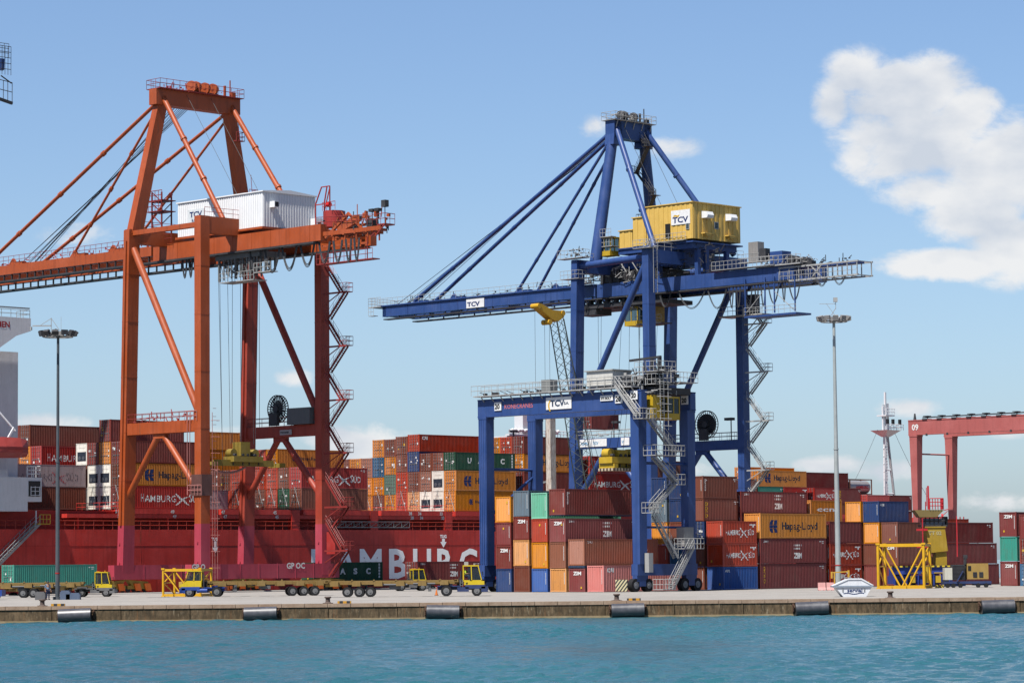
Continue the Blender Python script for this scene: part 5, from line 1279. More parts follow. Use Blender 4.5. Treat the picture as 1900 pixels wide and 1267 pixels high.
# --- rubber tyred gantry cranes
def rtg(cfg):
    a1, a2 = cfg['a']; bN, bF = 212.8, 236.3; M = cfg['mat']; zt = 21.95; zb = 19.95; am = (a1 + a2) / 2
    t = thing('rubber_tyred_gantry', cfg['label'], 'yard crane', (am, (bN + bF) / 2, 0), group='rubber tyred gantry cranes in the yard')
    for a in (a1, a2):
        g = G(); g.box(a - .45, bN - .9, zb, a + .45, bF + .9, zt)
        g.box(a - .5, bN - .9, zt - .12, a + .5, bF + .9, zt + .02); g.box(a - .5, bN - .9, zb - .02, a + .5, bF + .9, zb + .1)
        g.build('girder', M, t)
        for b in (bN, bF):
            tw = cfg['taper']
            g = G(); g.frus((a, b, 3.0), *((tw, tw * .9) if b == bN or cfg['both'] else (1.2, 1.15)), (a, b, zb - .02), 1.28, 1.25)
            g.box(a - .68, b - .66, zb - .25, a + .68, b + .66, zb + .02)
            if cfg['num']:
                for k in range(4): g.box(a - .68, b - .5 + k * .3, 3.2, a - .62, b - .38 + k * .3, zb - .3) if b == bF else None
            g.build('leg', M, t)
    for b in (bN, bF):
        g = G(); g.box(a1 - .9, b - .45, 1.75, a2 + .9, b + .45, 3.0)
        if cfg['num']:
            h = G(); h.tube((a1, b, 14.0), (a2, b, 14.0), .16, 8); h.tube((a2 - .2, b, 13.4), (a1 + .5, b, 8.6), .18, 8); h.tube((a1, b, 7.0), (a2, b, 7.0), .13, 8)
        else: h = G(); h.tube((a1, b, 17.4), (a2, b, 17.4), .11, 8)
        h.each('cross_strut', M, t)
        g.build('sill_beam', M, t)
        for a in (a1, a2):
            bo = None
            g = G(); g.box(a - .9, b - .35, 1.1, a + .9, b + .35, 1.8); g.box(a - .5, b - .4, .6, a + .5, b + .4, 1.15); bo = g.build('bogie', M if not cfg['num'] else BL, t)
            for s in (-1.05, 1.05):
                for db in (-.25,):
                    g = G(); g.tube((a + s, b - .35, .72), (a + s, b + .3, .72), .72, 26); wt = g.build('wheel', RUBBER, bo)
                    g = G(); g.tube((a + s, b - .37, .72), (a + s, b - .3, .72), .38, 18); g.tube((a + s, b - .42, .72), (a + s, b - .36, .72), .15, 10); g.build('rim', paint('hub_grey', (.22, .23, .25), .5, .3, .2), bo)
    return t, am, zt, zb
RM_ = RAILG
rt, RA, ZT_, ZB_ = rtg(dict(a=(236.1, 244.2), mat=BL, taper=1.15, both=False, num=True, label='blue rubber tyred gantry crane numbered 20 with grey stairs'))
bN, bF = 212.8, 236.3
g = G(); g.box(235.0, bN, ZT_ + .3, 236.6, bF + 1, ZT_ + .42); g.rail([(235.0, bN - .4, ZT_ + .42), (235.0, bF + 1.3, ZT_ + .42)], 1.15, 1.1, .035); g.rail([(236.6, bN, ZT_ + .42), (236.6, bF + 1.3, ZT_ + .42)], 1.15, 1.3, .035)
for i in range(16): g.beam((235.6, bN + i * 1.55, ZT_ - .3), (235.0, bN + i * 1.55, ZT_ + .3), .09, .09)
g.build('walkway', RM_, rt)
g = G()
for i in range(16): b = bN + .6 + i * 1.5 + random.uniform(-.5, .5); g.box(235.9, b, ZT_ + .42, 236.3, b + random.uniform(.15, .9), ZT_ + .45 + random.uniform(.05, .35)); g.beam((236.2, b, ZT_ + .5), (236.2, b + 1.2, ZT_ + .9), .06, .06)
g.build('walkway_gear', DK, rt)
g = G(); g.box(235.0, 225.0, ZT_ + .42, 236.2, 226.4, ZT_ + 1.75); g.build('electrical_box', paint('box_grey', (.26, .27, .26)), rt)
g = G(); g.box(235.2, 215.7, ZT_ + .6, 238.2, 219.6, ZT_ + 2.3); g.build('machinery_house', paint('house_grey', (.55, .54, .50), .5, .3, .05), rt)
g = G(); g.box(235.0, 215.5, ZT_ + 2.3, 238.4, 219.8, ZT_ + 2.42); g.build('house_roof', RM_, rt)
g = G(); g.box(238.6, 219.4, ZT_ + .6, 239.6, 221, ZT_ + 2.6); g.build('orange_panel', paint('panel_orange', (.55, .26, .03)), rt)
g = G(); g.tube((238.5, 211.5, ZT_ + 1.3), (238.5, 215.3, ZT_ + 1.3), .5, 14); g.box(237.6, 211.4, ZT_ + .5, 239.8, 215.4, ZT_ + .7); g.beam((238.6, 211.8, ZT_ + .7), (238.6, 211.8, ZT_ + 3.7), .4, .3); g.beam((238.6, 211.6, ZT_ + 3.7), (238.6, 216.2, ZT_ + 3.5), .25, .25); g.beam((238.6, 212.9, ZT_ + 3.6), (238.6, 212.9, ZT_ + 2.4), .18, .3); g.build('hoist_machinery', DK, rt)
g = G(); g.box(235.4, 211.2, ZT_ - .2, 235.6, 213.4, zt if False else ZT_ + 2.2) if False else None
for a, b0, b1, z in ((236.8, 210.8, 215.0, ZT_ + .6), (240.6, 210.6, 215.0, ZT_ + .9), (236.9, 210.6, 214, ZT_ + 2.0)):
    g.box(a, b0, z, a + 3, b1, z + .08); g.rail([(a, b1, z), (a, b0, z), (a + 3, b0, z)], 1.15, .6, .035)
g.build('trolley_platform', RM_, rt)
cab(rt, 239.2, 241.2, 211.2, 213.2, 18.75, 21.3, YE)
g = G(); g.box(237.2, 211.6, 18.9, 238.6, 214, 21.4); g.build('cab_side_box', YE, rt)
g = G(); g.box(237.2, 211.6, 21.6, 243.5, 216, 22.3); g.build('trolley_frame', DK, rt)
clutter('trolley_machinery', DK, rt, (236.5, 210.8, 21.9), (241, 215.4, 24.4), 90, 21)
clutter('trolley_pipework', RAILG, rt, (236.2, 210.6, 21.4), (240.8, 214.8, 24.2), 60, 22, .9)
g = G()
for a in (237.4, 238.0, 238.7): g.beam((a, 210.7, 17.6), (a, 210.7, 23.4), .06, .06)
for k in range(20): g.beam((237.4, 210.7, 17.7 + k * .29), (238.0, 210.7, 17.7 + k * .29), .04, .04)
for k in range(7): g.path([(237.2, 211, 18 + k * .8), (237.2, 210.4, 18 + k * .8), (238.9, 210.4, 18 + k * .8), (238.9, 211, 18 + k * .8)], .035, 4)
g.build('ladder', RM_, rt)
# stair runs
runs = [((235.1, 215.0, 22.5), (235.1, 211.9, 19.0)), ((235.9, 211.0, 18.7), (240.0, 211.0, 15.1)), ((236.5, 211.0, 14.6), (240.2, 211.0, 11.8)), ((240.2, 211.4, 11.6), (236.5, 211.4, 8.8)), ((236.5, 211.0, 8.2), (240.0, 211.0, 3.6)), ((241.9, 210.4, 4.7), (238.4, 210.4, .25))]
for p, q in runs:
    p, q = Vector(p), Vector(q); d = Vector((0, .32, 0)) if abs(p.y - q.y) < .1 else Vector((.32, 0, 0)); g = G()
    for s in (-1, 1): g.beam(p + d * s, q + d * s, .07, .28); g.rail([p + d * s, q + d * s], 1.0, .9, .035)
    n = int((p - q).length / .26)
    for k in range(n):
        c = p.lerp(q, (k + .5) / n); ex = (.32 if d.x else .12); ey = (.32 if d.y else .12); g.box(c.x - ex, c.y - ey, c.z - .02, c.x + ex, c.y + ey, c.z + .025)
    g.build('stair_flight', RM_, rt)
for a0, a1, b0, b1, z in ((234.4, 236.6, 210.6, 212.0, 18.7), (236.2, 241.0, 210.4, 212.2, 14.75), (239.8, 241.0, 210.4, 212, 11.6), (235.6, 237.0, 210.4, 212, 8.5), (240.2, 243.4, 209.9, 211.4, 4.6), (236.6, 238.6, 209.9, 211.4, .2)):
    g = G(); g.box(a0, b0, z, a1, b1, z + .08); g.rail([(a0, b1, z), (a0, b0, z), (a1, b0, z), (a1, b1, z)], 1.15, .55, .035); g.build('landing', RM_, rt)
g = G(); g.box(241.6, 211.2, 4.9, 243.2, 212.3, 7.0); g.build('engine_cabinet', GR, rt)
g = G(); g.box(236.2, 211.6, 2.1, 236.9, 212.2, 4.2); g.build('pole_box', RM_, rt)
g = G(); g.box(233.4, 212.3, .1, 233.5, 214.0, 1.35); g.build('bumper_board', stripes('bumper_stripes', (.70, .62, .36), (.04, .04, .04), .5, (0, 1, 1)), rt)
def twenty(a, b, z, face, w=1.0, size=.72):
    s = tower_sign(rt, rt, a, b, z, w, .95, [('20', size, BLACK, .08, .2, .035, 1.0)], face)
twenty(235.6, 234.4, 20.6, 'a', 1.1, .78); twenty(235.6, 215.7, 20.6, 'a', 1.1, .78); twenty(235.45, 213.25, 20.9, 'a'); twenty(243.52, 213.0, 20.6, 'a')
letter('KONECRANES', .72, plain('pink_lettering', (.62, .18, .2)), rt, (235.63, 232.9, 20.75), 'a', .012, .98)
tower_sign(rt, rt, 235.6, 226.2, 20.35, 3.9, 1.35, [('TCV', .95, plain('sign_ink', (.03, .06, .12)), .7, .35, .04, 1.15), ('S.A.', .42, plain('sign_ink', (.03, .06, .12)), 2.8, .5, .02, 1.1), ('(', 1.2, YEL, .3, .15, .06, .9)], 'a')
tower_sign(rt, rt, 235.6, 217.9, 20.95, 1.9, .6, [('STS BOLT', .36, BLACK, .1, .15, .02, 1)], 'a')
sp = part_empty('spreader', rt, None); spreader(sp, 240.2, 219.3, 13.7, YE, 1.9, 2.0)
g = G(); g.box(237.9, 218.1, 13.35, 243.0, 220.5, 13.65); g.build('spreader_skirt', stripes('skirt_stripes', (.6, .5, .35), (.08, .05, .04), .5, (1, 1, 0)), sp)
g = G()
for da in (-1.8, -.5, .5, 1.8): g.tube((240.2 + da, 219.3, 15.6), (240.2 + da, 218.3 + da * .2, 21.5), .03, 4)
g.build('hoist_rope', ROPE, rt)
RG = paint('gantry_faded_red', (.47, .12, .11), .6, .5, .05, 0, .35, .4)
r9, _, _, _ = rtg(dict(a=(318.0, 326.0), mat=RG, taper=.62, both=True, num=False, label='faded red rubber tyred gantry crane numbered 09 at the right edge'))
letter('09', 1.1, WHITE, r9, (317.53, 236.6, 20.6), 'a', .03)
g = G()
for i in range(9): b = 234 - i * 2.4; g.box(317.4, b, ZT_, 318.6, b + .8, ZT_ + .12); g.beam((317.6, b, ZT_), (317.6, b, ZT_ + .45), .08, .08); g.box(317.4, b - .1, ZT_ + .4, 318.3, b + .6, ZT_ + .5)
g.beam((317.9, 235, ZT_ + .3), (317.9, 212, ZT_ + .3), .2, .16); g.tube((318, 236.4, ZT_), (318, 236.4, ZT_ + .9), .22, 8, .1)
for i in range(7): b = 234 - i * 3.4; g.box(317.4, b, ZB_ - .2, 317.55, b + .25, ZB_ + .1)
g.build('beam_fittings', DK, r9)
g = G()
for a, z0, z1 in ((319.2, 1, 11), (327, 1, 9)): g.beam((a, 235.2, z0), (a, 235.2, z1), .1, .1); g.beam((a, 235.8, z0), (a, 235.8, z1), .1, .1)
for z in (3.5, 7.5): g.box(318.4, 234.8, z, 320.4, 236, z + .15); g.rail([(318.4, 234.8, z), (320.4, 234.8, z)], 1.1, .6, .06)
g.build('ladder', paint('ladder_red', (.5, .02, .03)), r9)
# far left: rear end of a further blue crane, cage at its tip
t = thing('crane_jib', 'dark steel jib end with hanging service cage at the upper left edge', 'crane jib', (205, 292, 0))
g = G(); g.beam((205, 300, 66), (212.2, 297, 65.8), .8, 1.4); g.beam((205, 300, 0), (205, 300, 66), 1.5, 1.5); g.build('jib_beam', BL, t)
g = G(); g.rail([(211.2, 296.6, 64.5), (213.0, 296.6, 64.5)], 3.6, .5, .04, 5); g.rail([(211.2, 296.5, 66.6), (212.6, 296.5, 66.6)], 1.8, .7, .035, 3); g.rail([(211.2, 296.6, 61.4), (213.2, 296.6, 61.2)], 2.4, .6, .05, 2); g.beam((210.5, 296.6, 61.5), (213.2, 296.6, 61.0), .3, .35); g.beam((211.5, 296.6, 64.3), (213.1, 296.6, 63.5), .12, .12)
g.build('service_cage', DK, t)
# ------------------------------------------------------------------ lamp masts
def lamp_mast(x, Y, h, r0, r1, lab, seed, col):
    t = thing('lamp_mast', lab, 'lamp mast', (x, Y, 0), frame=False, group='high lamp masts on the apron')
    g = G(); g.tube((x, Y, .3), (x, Y, h * .52), r0, 20, (r0 + r1) / 2); g.tube((x, Y, h * .52), (x, Y, h * .525), (r0 + r1) / 2 + .04, 20); g.tube((x, Y, h * .525), (x, Y, h), (r0 + r1) / 2 - .02, 20, r1); g.tube((x, Y, 0), (x, Y, .3), r0 + .25, 16); g.tube((x, Y, h), (x, Y, h + .25), .28, 14, .28)
    g.build('mast_pole', col, t)
    g = G(); n = 14; R_ = 1.5
    pts = [(x + R_ * math.cos(2 * math.pi * i / n), Y + R_ * math.sin(2 * math.pi * i / n), h + .05) for i in range(n + 1)]; g.path(pts, .06, 6)
    for i in range(0, n, 2): g.tube((x, Y, h + .15), pts[i], .045, 5)
    g.box(x - .5, Y - .5, h + .1, x + .5, Y + .5, h + .6); g.build('lamp_ring', GR, t)
    rnd = random.Random(seed)
    for i in range(12):
        th = 2 * math.pi * i / 12; c = Vector((x + 1.75 * math.cos(th), Y + 1.75 * math.sin(th), h + .42)); d = Vector((math.cos(th), math.sin(th), rnd.uniform(-.9, .1))).normalized()
        g = G(); g.beam(c - d * .12, c + d * .2, .62, .5); g.tube(c - d * .35, c - d * .1, .16, 10); g.build('floodlight', DK if seed == 1 else GR, t)
    g = G(); 
    if seed == 1: g.beam((x - .7, Y, h + .4), (x - .7, Y, h + 2.0), .07, .07); g.beam((x - .7, Y, h + 1.2), (x - 2.6, Y, h + 1.2), .07, .12); g.beam((x - .7, Y, h + 1.95), (x - 1.8, Y, h + 1.25), .05, .05); g.beam((x - .7, Y, h + 1.95), (x + .3, Y, h + .5), .05, .05); g.tube((x - 2.75, Y, h + .75), (x - 2.75, Y, h + 1.1), .12, 8); g.beam((x + .3, Y, h + .4), (x + .3, Y, h + 2.1), .03, .03)
    else: g.beam((x - .4, Y, h + .6), (x + .25, Y, h + 1.6), .14, .07); g.beam((x + .25, Y, h + 1.5), (x + .25, Y, h + 2.3), .06, .06); g.box(x + .0, Y - .2, h + 2.3, x + .45, Y + .2, h + 2.8); g.beam((x + .2, Y, h + 2.1), (x - 1.6, Y, h + 2.1), .05, .05); g.beam((x - .8, Y, h + 2.1), (x + .2, Y, h + .7), .04, .04)
    g.build('top_bracket', RAILG, t)
    g = G(); g.tube((x, Y, 2.6), (x, Y, 2.72), r0 + .02, 20); g.build('red_band', plain('band_red', (.5, .03, .03)), t)
PD = paint('mast_dark', (.085, .10, .115), .45, .3, .03); PL_ = paint('mast_grey', (.42, .46, .46), .4, .3, .03)
lamp_mast(-46.1, 294.7, 26.5, .225, .135, 'dark grey high lamp mast at left in front of the red ship', 1, PD)
lamp_mast(36.63, 330.0, 30.2, .33, .16, 'pale grey high lamp mast at right beside the white skip', 2, PL_)

# ------------------------------------------------------------------ terminal tractors and trailers (local x forward)
def wheel(parent, x, y, r, w, rimm):
    g = G(); g.tube((x, y - w / 2, r), (x, y + w / 2, r), r, 26); wh = g.build('wheel', RUBBER, parent, (0, 0, 0))
    for s in (-1, 1):
        g = G(); g.tube((x, y + s * (w / 2 - .02), r), (x, y + s * (w / 2 + .015), r), r * .56, 18); g.tube((x, y + s * (w / 2 + .01), r), (x, y + s * (w / 2 + .06), r), r * .2, 10)
        g.build('rim', rimm, wh, (0, 0, 0))
    return wh
RIM = paint('rim_grey', (.20, .20, .20), .5, .3, .1); CHB = paint('chassis_blue', (.03, .05, .15), .5, .3, .1); TYE = paint('tractor_yellow', (.75, .55, .015), .4, .25, .03)
TBL = paint('tractor_blue', (.02, .07, .33), .4, .25, .03); CHG = paint('chassis_grey', (.16, .16, .165), .6, .4, .1)
def tractor(lab, loc, rot, lower, nose, ac=False):
    t = thing('terminal_tractor', lab, 'tractor', (0, 0, 0), frame=False, group='yellow terminal tractors on the apron'); t.location = loc; t.rotation_euler = (0, 0, rot)
    g = G(); g.box(-2.5, -.5, .62, 2.2, .5, .95); g.box(-2.5, -1.15, .95, -.2, 1.15, 1.05) ; g.box(1.9, -1.2, .42, 2.55, 1.2, .95); g.box(.3, -1.2, .75, 2.3, 1.2, 1.12)
    g.box(-.5, -1.2, .45, .65, -.75, .9); g.tube((-.55, .98, .7), (.6, .98, .7), .24, 14); g.box(-2.2, -.6, 1.05, -1.0, .6, 1.22)
    ch = g.build('chassis', lower, t)
    g = G()
    if nose: g.prism([(1.1, -1.15, 1.1), (2.6, -1.15, 1.1), (2.45, -1.15, 1.35), (1.75, -1.15, 1.72), (1.1, -1.15, 1.75)], (0, 2.3, 0)); g.box(.1, -1.15, 1.1, 1.1, 1.15, 1.72)
    else: g.box(.2, -1.15, 1.1, 2.2, 1.15, 1.5)
    g.prism([(1.0, -1.17, .95), (1.0, -1.17, 1.2), (1.9, -1.17, 1.2), (2.1, -1.17, .9), (1.9, -1.17, .9), (1.8, -1.17, 1.08), (1.1, -1.17, 1.08)], (0, .3, 0))
    g.build('body', TYE, t)
    x0, x1, z0, z1 = (.1, 1.95, 1.5 if not nose else 1.7, 3.0 if not nose else 2.85); xf = x1 - .35
    g = G(); e = .09
    for y in (-1.08, .99):
        g.beam((x0, y, z0), (x0, y, z1), e, e); g.beam((x1, y, z0), (xf, y, z1), e, e, (0, 1, 0)); g.beam((x0 + .85, y, z0), (x0 + .8, y, z1), e, e); g.beam((x0, y, z0 + .02), (x1, y, z0 + .02), e, .14)
    g.box(x0 - .05, -1.13, z1 - .04, xf + .06, 1.08, z1 + .08); g.beam((x0, -1.08, z1 - .08), (x0, 1.0, z1 - .08), e, e); g.beam((xf, -1.08, z1 - .08), (xf, 1.0, z1 - .08), e, e)
    g.build('cab_frame', TYE, t)
    g = G(); g.prism([(x0 + .45 if ac else x0 + .05, -1.04, z0 + .05), (x1 - .08, -1.04, z0 + .05), (xf - .06, -1.04, z1 - .05), (x0 + .45 if ac else x0 + .05, -1.04, z1 - .05)], (0, 1.98, 0))
    g.build('cab_glazing', GLASS, t)
    g = G(); g.box(x0 + .5, -.35, z0 - .1, x0 + .95, .3, z0 + .12); g.box(x0 + .42, -.35, z0 + .1, x0 + .55, .3, z0 + .75); g.box(x1 - .55, -.5, z0, x1 - .2, .5, z0 + .35); g.tube((x1 - .62, -.02, z0 + .5), (x1 - .5, -.02, z0 + .42), .2, 14); g.build('seat_and_console', DK, t)
    for y in (-1.28, 1.2):
        g = G(); g.beam((x1 - .1, y * .9, z0 + .8), (x1 + .1, y, z0 + .85), .03, .03); g.box(x1 + .06, y - .1, z0 + .55, x1 + .12, y + .18, z0 + .95); g.build('mirror', BLACK, t)
    for y in (-.8, .8): g = G(); g.tube((2.56, y, .7), (2.6, y, .7), .11, 12); g.build('headlight', WHITE, t)
    g = G(); g.beam((x0 - .3, -1.12, .5), (x0 - .3, -1.12, 1.6), .04, .04); g.beam((x0 - .05, -1.12, .5), (x0 - .05, -1.12, 1.6), .04, .04)
    for k in range(4): g.box(x0 - .32, -1.18, .55 + k * .25, x0 - .03, -1.02, .58 + k * .25)
    g.build('step', STEEL, t)
    for y in (-1, 1): g = G(); g.box(-2.15, y * 1.0 - .26, 1.1, -1.05, y * 1.0 + .26, 1.15); g.build('mudguard', BLACK, t)
    g = G(); g.box(x0 + .1, -.6, z1 + .08, x0 + .5, .6, z1 + (.42 if ac else .16)); g.tube((x0 + 1.1, 0, z1 + .08), (x0 + 1.1, 0, z1 + .26), .07, 8); g.build('roof_unit', RAILG if ac else plain('beacon_amber', (.8, .3, .02)), t)
    g = G(); g.tube((-.15, .9, 1.0), (-.15, .9, 2.5), .08, 8); g.box(-.3, -1.0, 1.05, .05, -.2, 1.7); g.rope((-.2, -.4, 1.9), (-1.1, -.2, 1.5), .2, .04, 6); g.rope((-.2, .0, 1.9), (-1.2, .2, 1.5), .25, .04, 6); g.build('exhaust_and_hoses', DK, t)
    for y in (-1.0, 1.0): wheel(t, 1.45, y, .52, .34, RIM); wheel(t, -1.6, y, .54, .5, RIM)
    g = G(); 
    for y in (-.95, .95): g.box(-2.55, y - .12, .75, -2.5, y + .12, .95)
    g.build('tail_lamp', plain('lamp_red', (.6, .02, .02)), t)
    for i, y in enumerate((-1.16,)):
        letter('21' if nose else '07', .22, BLACK, t, (.35, y - .012, 1.55 if nose else 1.2), 'b', .01)
    return t
TR = paint('trailer_ochre', (.30, .19, .055), .55, .45, .22, 0, .5)
def trailer(lab, loc, rot, Ln, axles, group='low container trailers on the apron'):
    t = thing('container_trailer', lab, 'trailer', (0, 0, 0), frame=False, group=group); t.location = loc; t.rotation_euler = (0, 0, rot)
    g = G()
    for y in (-.55, .55): g.beam((-Ln / 2, y, 1.36), (Ln / 2, y, 1.36), .2, .24)
    g.box(-Ln / 2 - .1, -1.2, 1.42, -Ln / 2 + .3, 1.2, 1.66); g.box(Ln / 2 - .3, -1.2, 1.42, Ln / 2 + .1, 1.2, 1.66)
    for y in (-1.2, 1.12): g.box(-Ln / 2, y, 1.5, Ln / 2, y + .08, 1.62)
    g.build('main_frame', TR, t)
    n = 6
    for i in range(n):
        x = -Ln / 2 + .9 + i * (Ln - 2.2) / (n - 1); g = G(); g.box(x - .42, -1.22, 1.08, x + .42, 1.22, 1.6)
        g.prism([(x - .55, -1.25, 1.6), (x - .3, -1.25, 1.6), (x - .42, -1.25, 1.78)], (0, .2, 0)); g.build('bolster', TR, t)
    g = G(); g.tube((-1, -.8, 1.2), (1.6, -.8, 1.2), .1, 8); g.tube((2.2, -.85, 1.25), (4.4, -.85, 1.25), .12, 8); g.box(Ln / 2 - 2.9, -.9, .5, Ln / 2 - 2.65, -.65, 1.2); g.box(Ln / 2 - 2.9, .65, .5, Ln / 2 - 2.65, .9, 1.2); g.box(-.2, -.7, .75, .9, .7, 1.1); g.build('underframe', CHG, t)['kind'] = 'stuff'
    for x in axles:
        g = G(); g.tube((x, -.9, .5), (x, .9, .5), .09, 8); g.build('axle', DK, t)
        for y in (-1.0, 1.0): wheel(t, x, y, .5, .52, RIM)
    return t
tractor('yellow and dark blue terminal tractor with worker in its cab beside the striped crane', (-5.2, 293, 0), 0, CHB, False, True)
trailer('empty ochre trailer coupled to the tractor with the worker', (-12.3, 293, 0), 0, 13.2, (-4.4, -3.2, -2.1))
tractor('yellow and bright blue terminal tractor facing left below the orange crane', (-32.9, 309, 0), math.pi, TBL, True).scale = (.95,) * 3
trailer('empty ochre trailer under the orange crane behind the left facing tractor', (-26.2, 310.4, 0), R(180 + 12), 12.6, (-3.6, -4.8, -6.0) if False else (-4.9, -3.7, -2.5))
tractor('yellow and grey terminal tractor at left below the teal container', (-45.9, 320, 0), 0, CHG, False).scale = (.88,) * 3
trailer('ochre trailer under the teal container at the far left', (-53.6, 317, 0), R(3), 13.6, (.4, 1.5))
tractor('yellow terminal tractor parked behind the long trailer, partly hidden', (-12.6, 356, 0), R(14), CHG, False).scale = (.86,) * 3
# containers on the truck lane under the quay cranes
container(203.4, 282.3, 1.0, 40, SC, 'T', 'd', 'code', None, 'long teal container on a trailer behind the left lamp mast', 'containers on trailers on the quay')
bpy.data.objects['shipping_container'] if False else None
container(251.4, 283.4, 1.0, 40, SC, 'g', 'f', 'UASC', None, 'dark green container on a trailer behind the red stair tower', 'containers on trailers on the quay')
container(269.9, 283.4, 1.0, 40, SC, 'z', 'd', 'ZIM', 'ZIM', 'dark maroon container on a trailer in front of the ship name', 'containers on trailers on the quay')
for lab, a, b in (('trailer carrying the dark green container', 257.5, 284.6), ('trailer carrying the dark maroon container', 276.0, 284.6), ('trailer carrying the long teal container', 209.5, 283.5)):
    x, y = ab(a, b); q = trailer(lab, (x, y, -.66), AL, 12.4, (-4.6, -3.3)); q.location.z = -.62
# ------------------------------------------------------------------ people
def person(lab, loc, rot, joints, shirt, trousers, hat, scale=1.0):
    t = thing('person', lab, 'person', (0, 0, 0), frame=False); t.location = loc; t.rotation_euler = (0, 0, rot); t.scale = (scale,) * 3
    def skin(name, vs, es, rad, mat, sub=1):
        me = bpy.data.meshes.new(name); me.from_pydata(vs, es, []); o = bpy.data.objects.new(name, me); COL.objects.link(o)
        m = o.modifiers.new('skin', 'SKIN'); m.use_smooth_shade = True
        for i, r in enumerate(rad): me.skin_vertices[0].data[i].radius = (r, r)
        me.skin_vertices[0].data[0].use_root = True
        s = o.modifiers.new('sub', 'SUBSURF'); s.levels = sub; s.render_levels = sub
        dg = bpy.context.evaluated_depsgraph_get(); me2 = bpy.data.meshes.new_from_object(o.evaluated_get(dg)); bpy.data.objects.remove(o)
        me2.materials.clear(); me2.materials.append(mat); me2.name = name; q = bpy.data.objects.new(name, me2); COL.objects.link(q); q.parent = t; return q
    J = joints; names = list(J); idx = {n: i for i, n in enumerate(names)}
    E_ = [('pelvis', 'chest'), ('chest', 'neck'), ('neck', 'head'), ('head', 'crown')]
    for s in 'LR': E_ += [('chest', 'sh' + s), ('sh' + s, 'el' + s), ('el' + s, 'ha' + s), ('pelvis', 'hi' + s), ('hi' + s, 'kn' + s), ('kn' + s, 'an' + s), ('an' + s, 'to' + s)]
    rr = dict(pelvis=.13, chest=.15, neck=.055, head=.085, crown=.075)
    for s in 'LR': rr.update({'sh' + s: .065, 'el' + s: .045, 'ha' + s: .035, 'hi' + s: .085, 'kn' + s: .06, 'an' + s: .042, 'to' + s: .04})
    SK = plain('skin_tone', (.42, .23, .15))
    body = skin('body', [J[n] for n in names], [(idx[a], idx[b]) for a, b in E_], [rr[n] for n in names], SK, 2)
    up = ['pelvis', 'chest', 'shL', 'shR', 'elL', 'elR']; ui = {n: i for i, n in enumerate(up)}
    skin('jacket', [J[n] for n in up], [(0, 1), (1, 2), (1, 3), (2, 4), (3, 5)], [.15, .175, .085, .085, .062, .062], shirt, 2)
    lw = ['pelvis', 'hiL', 'hiR', 'knL', 'knR', 'anL', 'anR']
    skin('trousers', [J[n] for n in lw], [(0, 1), (0, 2), (1, 3), (2, 4), (3, 5), (4, 6)], [.145, .105, .105, .078, .078, .06, .06], trousers, 2)
    h = Vector(J['head']); g = G()
    for k in range(5): g.tube(h + Vector((0, 0, .03 + k * .03)), h + Vector((0, 0, .06 + k * .03)), .125 - k * k * .005, 14, .125 - (k + 1) ** 2 * .005)
    g.tube(h + Vector((.03, 0, .03)), h + Vector((.03, 0, .045)), .15, 14); g.build('helmet', hat, t, (0, 0, 0))
    g = G()
    for s in (-1, 1): g.tube(h + Vector((.078, s * .032, .0)), h + Vector((.098, s * .032, .0)), .012, 6)
    g.build('eyes', BLACK, t, (0, 0, 0))
    g = G(); g.prism([h + Vector((.08, -.018, -.03)), h + Vector((.08, .018, -.03)), h + Vector((.118, 0, -.03)), ], (-.01, 0, .05)); g.box(h.x + .07, h.y - .03, h.z - .06, h.x + .092, h.y + .03, h.z - .05)
    g.build('nose_and_mouth', SK, t, (0, 0, 0))
    for s in 'LR':
        hd = Vector(J['ha' + s]); el = Vector(J['el' + s]); d = (hd - el).normalized(); sd_ = d.cross(Vector((0, 1, 0))).normalized(); up_ = sd_.cross(d)
        g = G(); g.beam(hd, hd + d * .09, .08, .03)
        for i, ln in enumerate((.065, .08, .085, .07)):
            p = hd + d * .085 + sd_ * 0 + up_ * (.03 - i * .02) ; m_ = p + d * ln * .5; g.tube(p, m_, .009, 6); g.tube(m_, m_ + d * ln * .4 + sd_ * .02, .008, 6)
        p = hd + d * .02 + up_ * .035; g.tube(p, p + d * .04 + up_ * .03, .011, 6); g.tube(p + d * .04 + up_ * .03, p + d * .075 + up_ * .03, .009, 6)
        g.build('hand', SK, t, (0, 0, 0))
        a_ = Vector(J['an' + s]); to = Vector(J['to' + s]); g = G(); g.beam(a_ + Vector((-.06, 0, -.03)), to + Vector((.04, 0, 0)), .1, .09); g.build('boot', BLACK, t, (0, 0, 0))
    return t
stand = dict(pelvis=(0, 0, .95), chest=(.02, 0, 1.30), neck=(.02, 0, 1.50), head=(.04, 0, 1.62), crown=(.03, 0, 1.72))
for s, y in (('L', 1), ('R', -1)): stand.update({'sh' + s: (.0, y * .19, 1.42), 'el' + s: (-.02, y * .26, 1.13), 'ha' + s: (.08, y * .27, .88), 'hi' + s: (0, y * .09, .9), 'kn' + s: (.03, y * .11, .5), 'an' + s: (-.02, y * .12, .1), 'to' + s: (.12, y * .14, .045)})
sit = dict(pelvis=(0, 0, .50), chest=(.02, 0, .86), neck=(.04, 0, 1.06), head=(.07, 0, 1.18), crown=(.06, 0, 1.28))
for s, y in (('L', 1), ('R', -1)): sit.update({'sh' + s: (.02, y * .19, .98), 'el' + s: (.12, y * .25, .72), 'ha' + s: (.36, y * .18, .72), 'hi' + s: (.05, y * .09, .48), 'kn' + s: (.46, y * .13, .50), 'an' + s: (.48, y * .13, .1), 'to' + s: (.62, y * .14, .05)})
